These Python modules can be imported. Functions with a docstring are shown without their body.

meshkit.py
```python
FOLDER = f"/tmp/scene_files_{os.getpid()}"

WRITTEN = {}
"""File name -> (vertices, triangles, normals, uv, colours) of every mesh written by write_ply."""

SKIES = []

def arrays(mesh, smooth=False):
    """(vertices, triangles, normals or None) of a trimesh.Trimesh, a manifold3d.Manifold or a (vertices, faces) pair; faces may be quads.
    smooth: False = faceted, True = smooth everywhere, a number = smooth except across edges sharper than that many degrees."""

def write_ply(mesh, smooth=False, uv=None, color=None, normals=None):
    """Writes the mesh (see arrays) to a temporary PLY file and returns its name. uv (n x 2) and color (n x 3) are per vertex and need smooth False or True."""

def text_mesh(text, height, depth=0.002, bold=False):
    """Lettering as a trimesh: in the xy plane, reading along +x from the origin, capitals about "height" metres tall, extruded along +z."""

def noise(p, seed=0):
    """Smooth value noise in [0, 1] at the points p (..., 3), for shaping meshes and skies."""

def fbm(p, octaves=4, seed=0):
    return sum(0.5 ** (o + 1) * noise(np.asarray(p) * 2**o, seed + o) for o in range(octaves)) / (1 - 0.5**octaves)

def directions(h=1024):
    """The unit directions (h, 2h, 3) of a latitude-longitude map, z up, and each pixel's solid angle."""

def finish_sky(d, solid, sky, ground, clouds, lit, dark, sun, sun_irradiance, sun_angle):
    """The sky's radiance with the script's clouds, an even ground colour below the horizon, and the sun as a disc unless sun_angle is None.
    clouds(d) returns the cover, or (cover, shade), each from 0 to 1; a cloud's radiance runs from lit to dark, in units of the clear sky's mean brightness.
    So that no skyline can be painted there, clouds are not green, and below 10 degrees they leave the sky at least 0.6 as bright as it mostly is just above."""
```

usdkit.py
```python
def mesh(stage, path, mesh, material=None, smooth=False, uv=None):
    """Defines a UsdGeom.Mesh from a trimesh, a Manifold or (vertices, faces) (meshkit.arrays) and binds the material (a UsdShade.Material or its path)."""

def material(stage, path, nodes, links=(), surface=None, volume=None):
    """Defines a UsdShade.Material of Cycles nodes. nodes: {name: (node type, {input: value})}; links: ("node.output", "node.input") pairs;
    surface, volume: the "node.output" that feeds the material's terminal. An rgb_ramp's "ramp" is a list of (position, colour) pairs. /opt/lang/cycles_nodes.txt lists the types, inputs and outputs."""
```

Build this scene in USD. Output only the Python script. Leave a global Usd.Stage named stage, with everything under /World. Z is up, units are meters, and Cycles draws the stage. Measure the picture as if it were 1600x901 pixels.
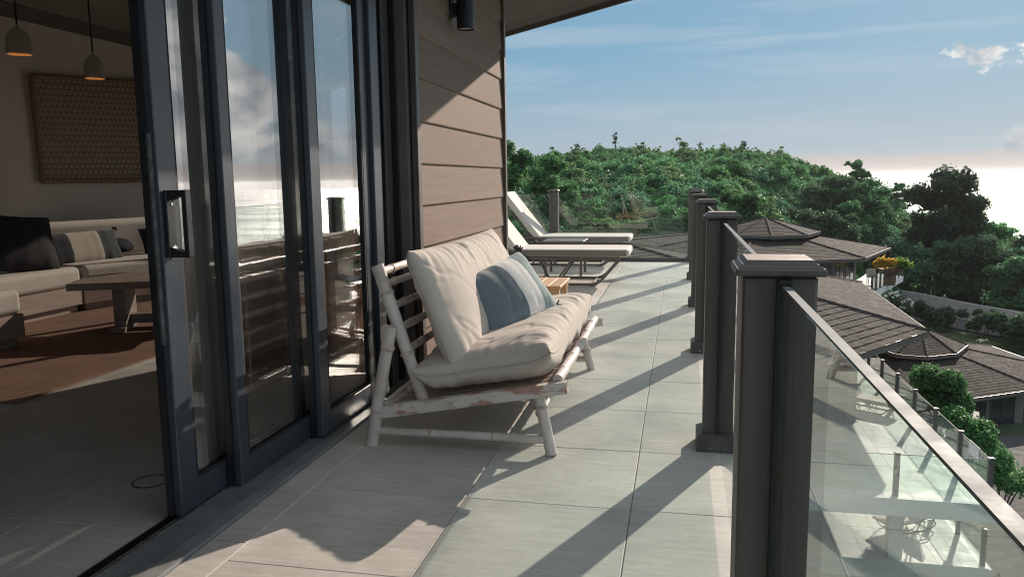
import math, random
import numpy as np
import trimesh, usdkit, meshkit
from shapely.geometry import Polygon, box as sbox
from pxr import Usd, UsdGeom, UsdLux, UsdShade, Gf, Sdf, Vt

stage = Usd.Stage.CreateInMemory()
UsdGeom.SetStageUpAxis(stage, 'Z')
UsdGeom.SetStageMetersPerUnit(stage, 1.0)
UsdGeom.Xform.Define(stage, '/World')
UsdGeom.Scope.Define(stage, '/World/Looks')

# ------------------------------------------------------------------ camera
CAM = np.array([0.0, 0.0, 1.155])
YAW, PITCH, ROLL, FPX = math.radians(12.1304), math.radians(7.876), math.radians(-0.7732), 1226.05
_f = np.array([-math.sin(YAW) * math.cos(PITCH), math.cos(YAW) * math.cos(PITCH), -math.sin(PITCH)])
_r = np.array([math.cos(YAW), math.sin(YAW), 0.0])
_u = np.cross(_r, _f)
right = math.cos(ROLL) * _r + math.sin(ROLL) * _u
up = -math.sin(ROLL) * _r + math.cos(ROLL) * _u
cam = UsdGeom.Camera.Define(stage, '/World/camera')
cam.AddTransformOp().Set(Gf.Matrix4d(*right, 0, *up, 0, *(-_f), 0, *CAM, 1))
cam.CreateHorizontalApertureAttr(36.0)
cam.CreateVerticalApertureAttr(36.0 * 9 / 16)
cam.CreateFocalLengthAttr(36.0 * FPX / 1600)
cam.CreateClippingRangeAttr(Gf.Vec2f(0.05, 60000))
EXPOSURE = 1.0
cam.CreateExposureAttr(EXPOSURE)

# ------------------------------------------------------------------ sky and sun
SUN_AZ, SUN_EL = math.radians(23.0), math.radians(22.3)
SKY_STRENGTH, SUN_INTENSITY = 0.118, 0.80
S = np.array([math.sin(SUN_AZ) * math.cos(SUN_EL), math.cos(SUN_AZ) * math.cos(SUN_EL), math.sin(SUN_EL)])
sun = UsdLux.DistantLight.Define(stage, '/World/sun')
_x = np.cross([0, 0, 1.0], S); _x /= np.linalg.norm(_x); _y = np.cross(S, _x)
sun.AddTransformOp().Set(Gf.Matrix4d(*_x, 0, *_y, 0, *S, 0, 0, 0, 0, 1))
sun.CreateIntensityAttr(SUN_INTENSITY)
sun.CreateAngleAttr(0.5)
sun.CreateColorAttr(Gf.Vec3f(1.0, 0.87, 0.74))
sun.CreateNormalizeAttr(True)

def sky_material():
    N, L = {}, []
    N['tc'] = ('texture_coordinate', {})
    N['sep'] = ('separate_xyz', {})
    L.append(('tc.generated', 'sep.vector'))
    N['zc'] = ('math', {'math_type': 'maximum', 'value2': 0.012})       # below the horizon the sky goes on as at the horizon
    L.append(('sep.z', 'zc.value1'))
    N['dir'] = ('combine_xyz', {})
    L += [('sep.x', 'dir.x'), ('sep.y', 'dir.y'), ('zc.value', 'dir.z')]
    N['sky'] = ('sky_texture', {'sky_type': 'single_scattering', 'sun_disc': False, 'sun_elevation': SUN_EL, 'sun_rotation': SUN_AZ,
                                'altitude': 200.0, 'air_density': 1.0, 'aerosol_density': 0.35, 'ozone_density': 1.6})
    L.append(('dir.vector', 'sky.vector'))
    # azimuth and elevation in degrees
    N['az'] = ('math', {'math_type': 'arctan2'}); L += [('sep.x', 'az.value1'), ('sep.y', 'az.value2')]
    N['azd'] = ('math', {'math_type': 'degrees'}); L.append(('az.value', 'azd.value1'))
    N['el'] = ('math', {'math_type': 'arcsine'}); L.append(('sep.z', 'el.value1'))
    N['eld'] = ('math', {'math_type': 'degrees'}); L.append(('el.value', 'eld.value1'))
    N['uv'] = ('combine_xyz', {}); L += [('azd.value', 'uv.x'), ('eld.value', 'uv.y')]
    # billowing cumulus
    N['m1'] = ('mapping', {'scale': (0.16, 0.24, 1), 'location': (3.1, 0.4, 0)}); L.append(('uv.vector', 'm1.vector'))
    N['n1'] = ('noise_texture', {'scale': 1.0, 'detail': 9.0, 'roughness': 0.56, 'distortion': 0.25}); L.append(('m1.vector', 'n1.vector'))
    N['m2'] = ('mapping', {'scale': (0.055, 0.02, 1), 'location': (7.3, 2.0, 0)}); L.append(('uv.vector', 'm2.vector'))
    N['n2'] = ('noise_texture', {'scale': 1.0, 'detail': 2.0, 'roughness': 0.5}); L.append(('m2.vector', 'n2.vector'))
    # how high the bank of cloud stands at each azimuth (degrees of elevation)
    N['bank'] = ('rgb_ramp', {'ramp': [(0, (.06,) * 3), (.385, (.03,) * 3), (.42, (.15,) * 3), (.455, (.13,) * 3), (.48, (.03,) * 3), (.60, (.02,) * 3), (.615, (.12,) * 3), (.64, (.28,) * 3), (.665, (.42,) * 3), (.68, (.58,) * 3), (.70, (.74,) * 3), (.75, (.6,) * 3), (.85, (.5,) * 3), (1, (.35,) * 3)]})
    N['azn'] = ('map_range', {'from_min': -90.0, 'from_max': 90.0, 'to_min': 0.0, 'to_max': 1.0, 'clamp': True}); L.append(('azd.value', 'azn.value')); L.append(('azn.result', 'bank.fac'))
    N['bk'] = ('math', {'math_type': 'multiply', 'value2': 20.0}); L.append(('bank.color', 'bk.value1'))
    N['hd'] = ('math', {'math_type': 'subtract'}); L += [('bk.value', 'hd.value1'), ('eld.value', 'hd.value2')]         # above the bank: negative
    N['hs'] = ('math', {'math_type': 'multiply', 'value2': 0.085}); L.append(('hd.value', 'hs.value1'))
    N['hc'] = ('clamp', {'min': -0.6, 'max': 0.16}); L.append(('hs.value', 'hc.value'))
    N['s1'] = ('math', {'math_type': 'add'}); L += [('n1.fac', 's1.value1'), ('hc.result', 's1.value2')]
    N['s2'] = ('math', {'math_type': 'multiply_add', 'value2': 0.35, 'value3': -0.175}); L.append(('n2.fac', 's2.value1'))
    N['s3'] = ('math', {'math_type': 'add'}); L += [('s1.value', 's3.value1'), ('s2.value', 's3.value2')]
    N['cov'] = ('rgb_ramp', {'ramp': [(0, (0,) * 3), (.50, (0,) * 3), (.60, (1,) * 3), (1, (1,) * 3)]}); L.append(('s3.value', 'cov.fac'))
    # the clouds thin out into the haze close to the sea
    N['low'] = ('map_range', {'range_type': 'smoothstep', 'from_min': 0.4, 'from_max': 3.0, 'to_min': 0.0, 'to_max': 1.0, 'clamp': True}); L.append(('eld.value', 'low.value'))
    N['cvm'] = ('math', {'math_type': 'multiply'}); L += [('cov.color', 'cvm.value1'), ('low.result', 'cvm.value2')]
    N['cv'] = ('math', {'math_type': 'maximum'}); L += [('cvm.value', 'cv.value1'), ('o2.result', 'cv.value2')]
    N['ox'] = ('math', {'math_type': 'multiply_add', 'value2': 0.30, 'value3': -5.6}); L.append(('azd.value', 'ox.value1'))
    N['oy'] = ('math', {'math_type': 'multiply_add', 'value2': 1.0, 'value3': -7.1}); L.append(('eld.value', 'oy.value1'))
    N['ov'] = ('combine_xyz', {}); L += [('ox.value', 'ov.x'), ('oy.value', 'ov.y')]
    N['ol'] = ('vector_math', {'math_type': 'length'}); L.append(('ov.vector', 'ol.vector1'))
    N['m5'] = ('mapping', {'scale': (0.75, 1.1, 1), 'location': (1.7, 4.1, 0)}); L.append(('uv.vector', 'm5.vector'))
    N['n5'] = ('noise_texture', {'scale': 1.0, 'detail': 7.0, 'roughness': 0.6}); L.append(('m5.vector', 'n5.vector'))
    N['o1'] = ('math', {'math_type': 'multiply_add', 'value2': -0.24}); L += [('ol.value', 'o1.value1'), ('n5.fac', 'o1.value3')]
    N['o2'] = ('map_range', {'from_min': 0.34, 'from_max': 0.45, 'to_min': 0.0, 'to_max': 1.0, 'clamp': True}); L.append(('o1.value', 'o2.value'))
    # inner shade: thick parts grey, rims bright
    N['m3'] = ('mapping', {'scale': (0.16, 0.24, 1), 'location': (3.35, 0.75, 0)}); L.append(('uv.vector', 'm3.vector'))
    N['n3'] = ('noise_texture', {'scale': 1.0, 'detail': 7.0, 'roughness': 0.55, 'distortion': 0.25}); L.append(('m3.vector', 'n3.vector'))
    N['sd'] = ('math', {'math_type': 'subtract'}); L += [('n1.fac', 'sd.value1'), ('n3.fac', 'sd.value2')]
    N['sdm'] = ('map_range', {'from_min': -0.12, 'from_max': 0.14, 'to_min': 1.0, 'to_max': 0.0, 'clamp': True}); L.append(('sd.value', 'sdm.value'))
    N['cc'] = ('mix_color', {'a': (1.5, 1.7, 1.9), 'b': (4.3, 4.2, 4.05), 'use_clamp': False}); L.append(('sdm.result', 'cc.fac'))
    # thin high streaks
    N['m4'] = ('mapping', {'scale': (0.03, 0.42, 1), 'rotation': (0, 0, 0.10)}); L.append(('uv.vector', 'm4.vector'))
    N['n4'] = ('noise_texture', {'scale': 1.0, 'detail': 5.0, 'roughness': 0.55, 'distortion': 0.4}); L.append(('m4.vector', 'n4.vector'))
    N['ci'] = ('rgb_ramp', {'ramp': [(0, (0,) * 3), (.50, (0,) * 3), (.72, (.42,) * 3), (1, (.5,) * 3)]}); L.append(('n4.fac', 'ci.fac'))
    # soften the contrast between the sun's side and the rest of the clear sky, evenly over the whole dome
    N['ss'] = ('separate_color', {}); L.append(('sky.color', 'ss.color'))
    N['gr'] = ('math', {'math_type': 'power', 'value2': 0.45}); N['gg'] = ('math', {'math_type': 'power', 'value2': 0.30}); N['gb'] = ('math', {'math_type': 'power', 'value2': 0.20})
    N['gm'] = ('combine_color', {}); L += [('ss.r', 'gr.value1'), ('ss.g', 'gg.value1'), ('ss.b', 'gb.value1'), ('gr.value', 'gm.r'), ('gg.value', 'gm.g'), ('gb.value', 'gm.b')]
    N['hz'] = ('mix_color', {'blend_type': 'multiply', 'fac': 1.0, 'b': (.47, 1.00, 1.62), 'use_clamp': False}); L.append(('gm.color', 'hz.a'))
    N['mixci'] = ('mix_color', {'b': (3.15, 3.2, 3.2), 'use_clamp': False}); L += [('vf.value', 'mixci.fac'), ('hz.result', 'mixci.a')]
    # thin cloud sheet added overhead, mostly out of view, to raise the fill light
    N['vl'] = ('map_range', {'range_type': 'smoothstep', 'from_min': 11.0, 'from_max': 32.0, 'to_min': 0.0, 'to_max': 0.78, 'clamp': True}); L.append(('eld.value', 'vl.value'))
    N['vn'] = ('map_range', {'from_min': 0.3, 'from_max': 0.7, 'to_min': 0.8, 'to_max': 1.15}); L.append(('n4.fac', 'vn.value'))
    N['vm'] = ('math', {'math_type': 'multiply'}); L += [('vl.result', 'vm.value1'), ('vn.result', 'vm.value2')]
    N['vf'] = ('math', {'math_type': 'maximum'}); L += [('vm.value', 'vf.value1'), ('ci.color', 'vf.value2')]
    # grey-mauve haze low down, paler band on the sea line
    N['hb'] = ('map_range', {'range_type': 'smoothstep', 'from_min': 0.0, 'from_max': 9.0, 'to_min': 0.62, 'to_max': 0.0, 'clamp': True}); L.append(('eld.value', 'hb.value'))
    N['mixh'] = ('mix_color', {'b': (1.95, 2.12, 2.38), 'use_clamp': False}); L += [('hb.result', 'mixh.fac'), ('mixci.result', 'mixh.a')]
    N['mixc'] = ('mix_color', {'use_clamp': False}); L += [('cv.value', 'mixc.fac'), ('mixh.result', 'mixc.a'), ('cc.result', 'mixc.b')]
    N['hp'] = ('map_range', {'range_type': 'smoothstep', 'from_min': 0.95, 'from_max': 1.65, 'to_min': 0.85, 'to_max': 0.0, 'clamp': True}); L.append(('eld.value', 'hp.value'))
    N['mixp'] = ('mix_color', {'b': (2.5, 2.22, 2.10), 'use_clamp': False}); L += [('hp.result', 'mixp.fac'), ('mixc.result', 'mixp.a')]
    N['bg'] = ('background_shader', {'strength': SKY_STRENGTH}); L.append(('mixp.result', 'bg.color'))
    return usdkit.material(stage, '/World/Looks/sky', N, L, surface='bg.background')

dome = UsdLux.DomeLight.Define(stage, '/World/sky')
dome.CreateIntensityAttr(1.0)
UsdShade.MaterialBindingAPI.Apply(dome.GetPrim()).Bind(sky_material())
dome.GetPrim().SetCustomDataByKey('kind', 'structure')

# ------------------------------------------------------------------ materials
def pbr(name, c1, c2=None, scale=6.0, stretch=(1, 1, 1), rough=0.6, bump=0.0, bscale=None, bdist=0.01, metallic=0.0, rnd=0.0, detail=5.0, coat=0.0, spec=0.5, sheen=0.0, ramp=(0.35, 0.65)):
    N = {'tc': ('texture_coordinate', {}), 'mp': ('mapping', {'scale': stretch}), 'p': ('principled_bsdf', {'roughness': rough, 'metallic': metallic, 'coat_weight': coat, 'specular_ior_level': spec, 'sheen_weight': sheen})}
    L = [('tc.object', 'mp.vector')]
    c2 = c2 or c1
    N['n'] = ('noise_texture', {'scale': scale, 'detail': detail, 'roughness': 0.6}); L.append(('mp.vector', 'n.vector'))
    N['r'] = ('rgb_ramp', {'ramp': [(0, c1), (ramp[0], c1), (ramp[1], c2), (1, c2)]}); L.append(('n.fac', 'r.fac'))
    out = 'r.color'
    if rnd:
        N['oi'] = ('object_info', {})
        N['mr'] = ('map_range', {'from_min': 0.0, 'from_max': 1.0, 'to_min': 1 - rnd, 'to_max': 1 + rnd}); L.append(('oi.random', 'mr.value'))
        N['h'] = ('hsv', {'hue': 0.5, 'saturation': 1.0, 'fac': 1.0}); L += [('mr.result', 'h.value'), (out, 'h.color')]
        out = 'h.color'
    L.append((out, 'p.base_color'))
    N['rr'] = ('map_range', {'from_min': 0.3, 'from_max': 0.7, 'to_min': max(rough - 0.08, 0.02), 'to_max': min(rough + 0.1, 1)}); L += [('n.fac', 'rr.value'), ('rr.result', 'p.roughness')]
    if bump:
        N['bn'] = ('noise_texture', {'scale': bscale or scale * 6, 'detail': 4.0, 'roughness': 0.6}); L.append(('mp.vector', 'bn.vector'))
        N['b'] = ('bump', {'strength': bump, 'distance': bdist}); L += [('bn.fac', 'b.height'), ('b.normal', 'p.normal')]
    return usdkit.material(stage, '/World/Looks/' + name, N, L, surface='p.BSDF')

def tile_mat(name, c1, c2, rnd=0.07):
    """wood-look stoneware: long streaks along x, faint clouds, dark pits"""
    N = {'tc': ('texture_coordinate', {}), 'p': ('principled_bsdf', {'specular_ior_level': 0.16}), 'oi': ('object_info', {})}
    L = []
    N['off'] = ('vector_math', {'math_type': 'add'})
    N['rv'] = ('combine_xyz', {}); N['rm'] = ('math', {'math_type': 'multiply', 'value2': 37.0})
    L += [('oi.random', 'rm.value1'), ('rm.value', 'rv.x'), ('rm.value', 'rv.z'), ('tc.object', 'off.vector1'), ('rv.vector', 'off.vector2')]
    N['m1'] = ('mapping', {'scale': (5.5, 42, 1)}); N['n1'] = ('noise_texture', {'scale': 1.0, 'detail': 6.0, 'roughness': 0.62, 'distortion': 0.3}); L += [('off.vector', 'm1.vector'), ('m1.vector', 'n1.vector')]
    N['m2'] = ('mapping', {'scale': (26, 150, 1)}); N['n2'] = ('noise_texture', {'scale': 1.0, 'detail': 5.0, 'roughness': 0.7}); L += [('off.vector', 'm2.vector'), ('m2.vector', 'n2.vector')]
    N['n3'] = ('noise_texture', {'scale': 2.3, 'detail': 4.0, 'roughness': 0.6}); L.append(('tc.object', 'n3.vector'))
    N['sp'] = ('voronoi_texture', {'scale': 11.0, 'randomness': 1.0}); L.append(('tc.object', 'sp.vector'))
    N['sr'] = ('map_range', {'from_min': .028, 'from_max': .05, 'to_min': .45, 'to_max': 1.0, 'clamp': True}); L.append(('sp.distance', 'sr.value'))
    N['n4'] = ('noise_texture', {'scale': .9, 'detail': 6.0, 'roughness': .65, 'distortion': .6}); L.append(('tc.object', 'n4.vector'))
    N['wr'] = ('map_range', {'from_min': .36, 'from_max': .52, 'to_min': .86, 'to_max': 1.0, 'clamp': True}); L.append(('n4.fac', 'wr.value'))
    N['dm'] = ('math', {'math_type': 'multiply'}); L += [('sr.result', 'dm.value1'), ('wr.result', 'dm.value2')]
    N['a'] = ('math', {'math_type': 'multiply_add', 'value2': 0.55, 'value3': 0.0}); L.append(('n1.fac', 'a.value1'))
    N['b'] = ('math', {'math_type': 'multiply_add', 'value2': 0.45}); L += [('n2.fac', 'b.value1'), ('a.value', 'b.value3')]
    N['r'] = ('rgb_ramp', {'ramp': [(0, c1), (.30, c1), (.66, c2), (1, c2)]}); L.append(('b.value', 'r.fac'))
    N['g'] = ('map_range', {'from_min': 0.3, 'from_max': 0.7, 'to_min': 0.84, 'to_max': 1.10}); L.append(('n3.fac', 'g.value'))
    N['mr'] = ('map_range', {'to_min': 1 - rnd, 'to_max': 1 + rnd}); L.append(('oi.random', 'mr.value'))
    N['gm'] = ('math', {'math_type': 'multiply'}); N['gd'] = ('math', {'math_type': 'multiply'}); L += [('g.result', 'gd.value1'), ('dm.value', 'gd.value2'), ('gd.value', 'gm.value1'), ('mr.result', 'gm.value2')]
    N['h'] = ('hsv', {'hue': 0.5, 'saturation': 1.0, 'fac': 1.0}); L += [('gm.value', 'h.value'), ('r.color', 'h.color'), ('h.color', 'p.base_color')]
    N['rr'] = ('map_range', {'from_min': 0.3, 'from_max': 0.7, 'to_min': 0.45, 'to_max': 0.68}); L += [('n3.fac', 'rr.value'), ('rr.result', 'p.roughness')]
    N['bp'] = ('bump', {'strength': 0.35, 'distance': 0.003}); L += [('b.value', 'bp.height'), ('bp.normal', 'p.normal')]
    return usdkit.material(stage, '/World/Looks/' + name, N, L, surface='p.BSDF')

def glass_mat(name, tint, r0, rough=0.0, gcol=(1, 1, 1)):
    """clear pane: see-through, with a mirror share that grows towards glancing angles (the same from both sides)"""
    N = {'t': ('transparent_bsdf', {'color': tint}), 'g': ('glossy_bsdf', {'color': gcol, 'roughness': rough}), 'w': ('layer_weight', {'blend': 0.5}), 'p': ('math', {'math_type': 'power', 'value2': 5.0}), 'a': ('math', {'math_type': 'multiply_add', 'value2': 1 - r0, 'value3': r0, 'use_clamp': True}), 'mx': ('mix_closure', {})}
    L = [('t.BSDF', 'mx.closure1'), ('g.BSDF', 'mx.closure2'), ('w.facing', 'p.value1'), ('p.value', 'a.value1'), ('a.value', 'mx.fac')]
    return usdkit.material(stage, '/World/Looks/' + name, N, L, surface='mx.closure')

def leaf_mat(name, c1, c2, trans=0.45, rnd=0.25):
    N = {'gi': ('geometry', {}), 'oi': ('object_info', {}), 'tc': ('texture_coordinate', {}), 'n': ('noise_texture', {'scale': 1.3, 'detail': 2.0}), 'r': ('mix_color', {'a': c1, 'b': c2}),
         'p': ('principled_bsdf', {'roughness': 0.55, 'specular_ior_level': 0.35}), 'tr': ('translucent_bsdf', {}), 'mx': ('mix_closure', {'fac': trans}), 'h': ('hsv', {'hue': 0.5, 'saturation': 1.0, 'fac': 1.0}),
         'mr': ('map_range', {'to_min': 1 - rnd, 'to_max': 1 + rnd}), 'h2': ('hsv', {'hue': 0.49, 'saturation': 0.95, 'value': 1.4, 'fac': 1.0})}
    L = [('gi.random_per_island', 'r.fac'), ('oi.random', 'mr.value'), ('mr.result', 'h.value'), ('r.result', 'h.color'), ('h.color', 'p.base_color'), ('h.color', 'h2.color'), ('h2.color', 'tr.color'), ('p.BSDF', 'mx.closure1'), ('tr.BSDF', 'mx.closure2')]
    return usdkit.material(stage, '/World/Looks/' + name, N, L, surface='mx.closure')

def emit_mat(name, col, s):
    return usdkit.material(stage, '/World/Looks/' + name, {'e': ('emission', {'color': col, 'strength': s})}, [], surface='e.emission')

M = {}
M['tile_warm'] = tile_mat('tile_warm', (.43, .395, .36), (.62, .58, .535))
M['tile_glass_lit'] = tile_mat('tile_grey_glass_lit', (.475, .462, .425), (.645, .63, .585))  # lighter, cooler tone by the rail stands in for sunlight through the glass
M['tile_in'] = tile_mat('tile_indoor', (.46, .43, .395), (.62, .585, .545))
M['grout'] = pbr('grout', (.20, .19, .18), (.30, .29, .27), rough=0.9)
M['grout_pale'] = pbr('pale_grout', (.62, .58, .53), (.72, .68, .63), rough=0.8)
M['concrete'] = pbr('concrete', (.30, .29, .28), (.40, .39, .37), scale=2, rough=0.85, bump=0.2)
M['white_render'] = pbr('white_render', (.66, .66, .64), (.76, .75, .73), scale=1.2, rough=0.85)
M['siding'] = pbr('siding_brown', (.228, .172, .144), (.285, .218, .184), scale=3, stretch=(1, .35, 9), rough=0.75, spec=0.08, bump=0.25, bscale=26, bdist=0.003, rnd=0.07)
M['trim'] = pbr('dark_trim', (.075, .060, .055), (.095, .078, .07), scale=5, rough=0.5)
M['soffit'] = pbr('soffit_board', (.085, .075, .07), (.11, .097, .09), scale=4, rough=0.6, rnd=0.06)
M['post'] = pbr('charcoal_wood', (.070, .064, .061), (.102, .094, .089), scale=9, stretch=(3, 3, .35), rough=0.45, bump=0.22, bscale=60, bdist=0.002)
M['cap_wood'] = pbr('post_cap_wood', (.22, .165, .14), (.30, .225, .19), scale=7, stretch=(1, 5, 1), rough=0.5, bump=0.2)
M['alu'] = pbr('anthracite_aluminium', (.034, .043, .055), (.043, .053, .066), scale=3, rough=0.33, spec=0.6)
M['black'] = pbr('black_metal', (.010, .010, .012), (.016, .016, .018), rough=0.35)
M['rubber'] = pbr('black_rubber', (.010, .010, .010), (.018, .018, .018), rough=0.7)
M['track'] = pbr('ribbed_track', (.20, .205, .205), (.27, .275, .275), scale=8, rough=0.42, metallic=0.2)
M['steel'] = pbr('brushed_steel', (.45, .46, .47), (.6, .6, .6), scale=20, rough=0.3, metallic=0.9)
M['edge'] = pbr('ground_glass_edge', (.125, .145, .155), (.18, .20, .21), scale=30, rough=0.6, spec=0.12)
M['door_glass'] = glass_mat('door_glass', (.90, .905, .90), .29)
M['rail_glass'] = glass_mat('rail_glass', (.935, .985, .966), .042)
M['bamboo_node'] = pbr('bamboo_node', (.40, .28, .235), (.60, .52, .47), scale=30, rough=0.6)
M['bamboo'] = pbr('bleached_bamboo', (.50, .42, .375), (.68, .62, .57), scale=5, stretch=(1, 1, 1), rough=0.5, bump=0.15, bscale=50, bdist=0.002)
M['bamboo_worn'] = pbr('peeling_bamboo', (.40, .23, .185), (.60, .55, .50), scale=11, stretch=(.6, 1, 2.2), rough=0.6, bump=0.25, ramp=(.42, .48))
M['slat'] = pbr('bamboo_slat', (.22, .16, .13), (.36, .28, .23), scale=9, stretch=(1, 8, 1), rough=0.6)
M['linen'] = pbr('beige_canvas', (.505, .445, .393), (.54, .478, .424), scale=9, rough=0.9, bump=0.25, bscale=420, bdist=0.0015, sheen=0.1, spec=.15)
M['piping'] = pbr('beige_piping', (.42, .365, .315), (.47, .41, .355), rough=0.9)
M['tassel'] = pbr('dark_tassel', (.030, .026, .026), (.07, .055, .05), scale=60, rough=0.95)
M['cream'] = pbr('cream_mattress', (.58, .545, .50), (.65, .61, .565), scale=2, rough=0.85, bump=0.15, bscale=300, bdist=0.001)
M['cream_shade'] = pbr('mattress_side_shade', (.19, .172, .155), (.23, .208, .188), scale=2, rough=0.85)  # cream cloth darkened to carry the shade of the mattress side
M['taupe'] = pbr('taupe_aluminium', (.10, .092, .085), (.125, .115, .105), rough=0.4)
M['teak'] = pbr('teak', (.50, .29, .16), (.62, .39, .235), scale=4, stretch=(1.2, 10, 6), rough=0.55, rnd=0.1)
M['shingle'] = pbr('asphalt_shingle', (.024, .020, .0185), (.040, .034, .032), scale=5, rough=0.9, spec=0.15, rnd=0.22, bump=0.4, bscale=90, bdist=0.004)
M['shingle_far'] = pbr('shingle_field', (.026, .022, .020), (.038, .033, .030), scale=3, rough=0.9, spec=0.15, bump=0.3, bscale=40, bdist=0.01)
M['drip'] = pbr('pale_drip_edge', (.17, .13, .115), (.21, .165, .145), rough=0.5)
M['fascia'] = pbr('fascia_board', (.07, .06, .056), (.09, .078, .073), rough=0.6)
M['house_wall'] = pbr('grey_brown_cladding', (.12, .11, .105), (.155, .142, .135), scale=2, stretch=(1, 1, 6), rough=0.7)
M['dark_window'] = pbr('dark_window', (.012, .015, .018), (.02, .024, .027), rough=0.12)
M['terracotta'] = pbr('terracotta_panel', (.20, .085, .055), (.25, .11, .075), rough=0.7)
M['terrace_tile'] = tile_mat('terrace_tile', (.62, .62, .61), (.76, .76, .74), rnd=0.04)
M['asphalt'] = pbr('asphalt', (.055, .055, .055), (.08, .08, .08), scale=3, rough=0.9)
M['path'] = pbr('pale_path', (.18, .175, .165), (.25, .24, .23), scale=1.5, rough=0.9)
M['soil'] = pbr('scrub_soil', (.035, .07, .028), (.07, .10, .045), scale=.5, rough=0.95)
M['lawn'] = pbr('lawn', (.035, .065, .022), (.055, .09, .03), scale=3, rough=0.95, bump=0.5)
M['bark'] = pbr('bark', (.07, .058, .048), (.13, .11, .09), scale=6, stretch=(4, 4, 1), rough=0.9, bump=0.5)
M['plaster'] = pbr('indoor_plaster', (.62, .55, .48), (.66, .59, .52), scale=1.4, rough=0.9)
M['ceiling'] = pbr('ceiling_paint', (.68, .64, .59), (.72, .68, .63), rough=0.9)
M['sofa_fabric'] = pbr('sofa_fabric', (.52, .47, .42), (.58, .53, .475), scale=3, rough=0.95, bump=0.2, bscale=300, bdist=0.001)
M['washed_wood'] = pbr('washed_wood', (.30, .225, .185), (.43, .34, .285), scale=3, stretch=(3, .8, 14), rough=0.7, bump=0.15)
M['table_wood'] = pbr('grey_brown_wood', (.20, .16, .135), (.30, .245, .21), scale=3, stretch=(1, 1, 8), rough=0.6)
M['charcoal_cloth'] = pbr('charcoal_cloth', (.022, .022, .026), (.038, .037, .042), scale=40, rough=0.95)
M['navy_cloth'] = pbr('navy_cloth', (.010, .014, .022), (.018, .024, .036), scale=40, rough=0.95)
M['slate_cloth'] = pbr('slate_cloth', (.03, .038, .048), (.05, .06, .072), scale=40, rough=0.95)
M['rattan'] = pbr('rattan', (.20, .112, .074), (.30, .185, .128), scale=20, rough=0.6)
M['clay'] = pbr('pale_clay', (.34, .31, .28), (.42, .385, .345), scale=12, rough=0.8, bump=0.2)
M['clay_dark'] = pbr('dark_clay', (.12, .07, .05), (.17, .10, .07), scale=8, rough=0.7)
M['white'] = pbr('white_cloth', (.74, .73, .72), (.80, .79, .78), rough=0.9)
M['bulb'] = emit_mat('warm_bulb', (1.0, .36, .09), 1.6)
M['lens'] = pbr('lamp_lens', (.5, .52, .52), (.6, .6, .6), rough=0.2)
M['leaf_mid'] = leaf_mat('leaf_mid', (0.08, 0.215, 0.095), (0.15, 0.32, 0.15))
M['leaf_bright'] = leaf_mat('leaf_bright', (.075, .205, .07), (.135, .30, .105))
M['leaf_blue'] = leaf_mat('leaf_bluish', (0.08, 0.2, 0.12), (0.145, 0.285, 0.175))
M['leaf_dry'] = leaf_mat('leaf_dry', (0.115, 0.205, 0.09), (0.19, 0.275, 0.145))
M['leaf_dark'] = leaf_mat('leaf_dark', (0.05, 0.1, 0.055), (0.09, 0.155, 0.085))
M['leaf_yellow'] = leaf_mat('leaf_yellow', (.50, .36, .04), (.42, .26, .03))
M['leaf_lime'] = leaf_mat('leaf_lime', (.16, .30, .04), (.36, .36, .06))
M['leaf_red'] = leaf_mat('leaf_red', (.32, .04, .03), (.10, .12, .03))
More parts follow.
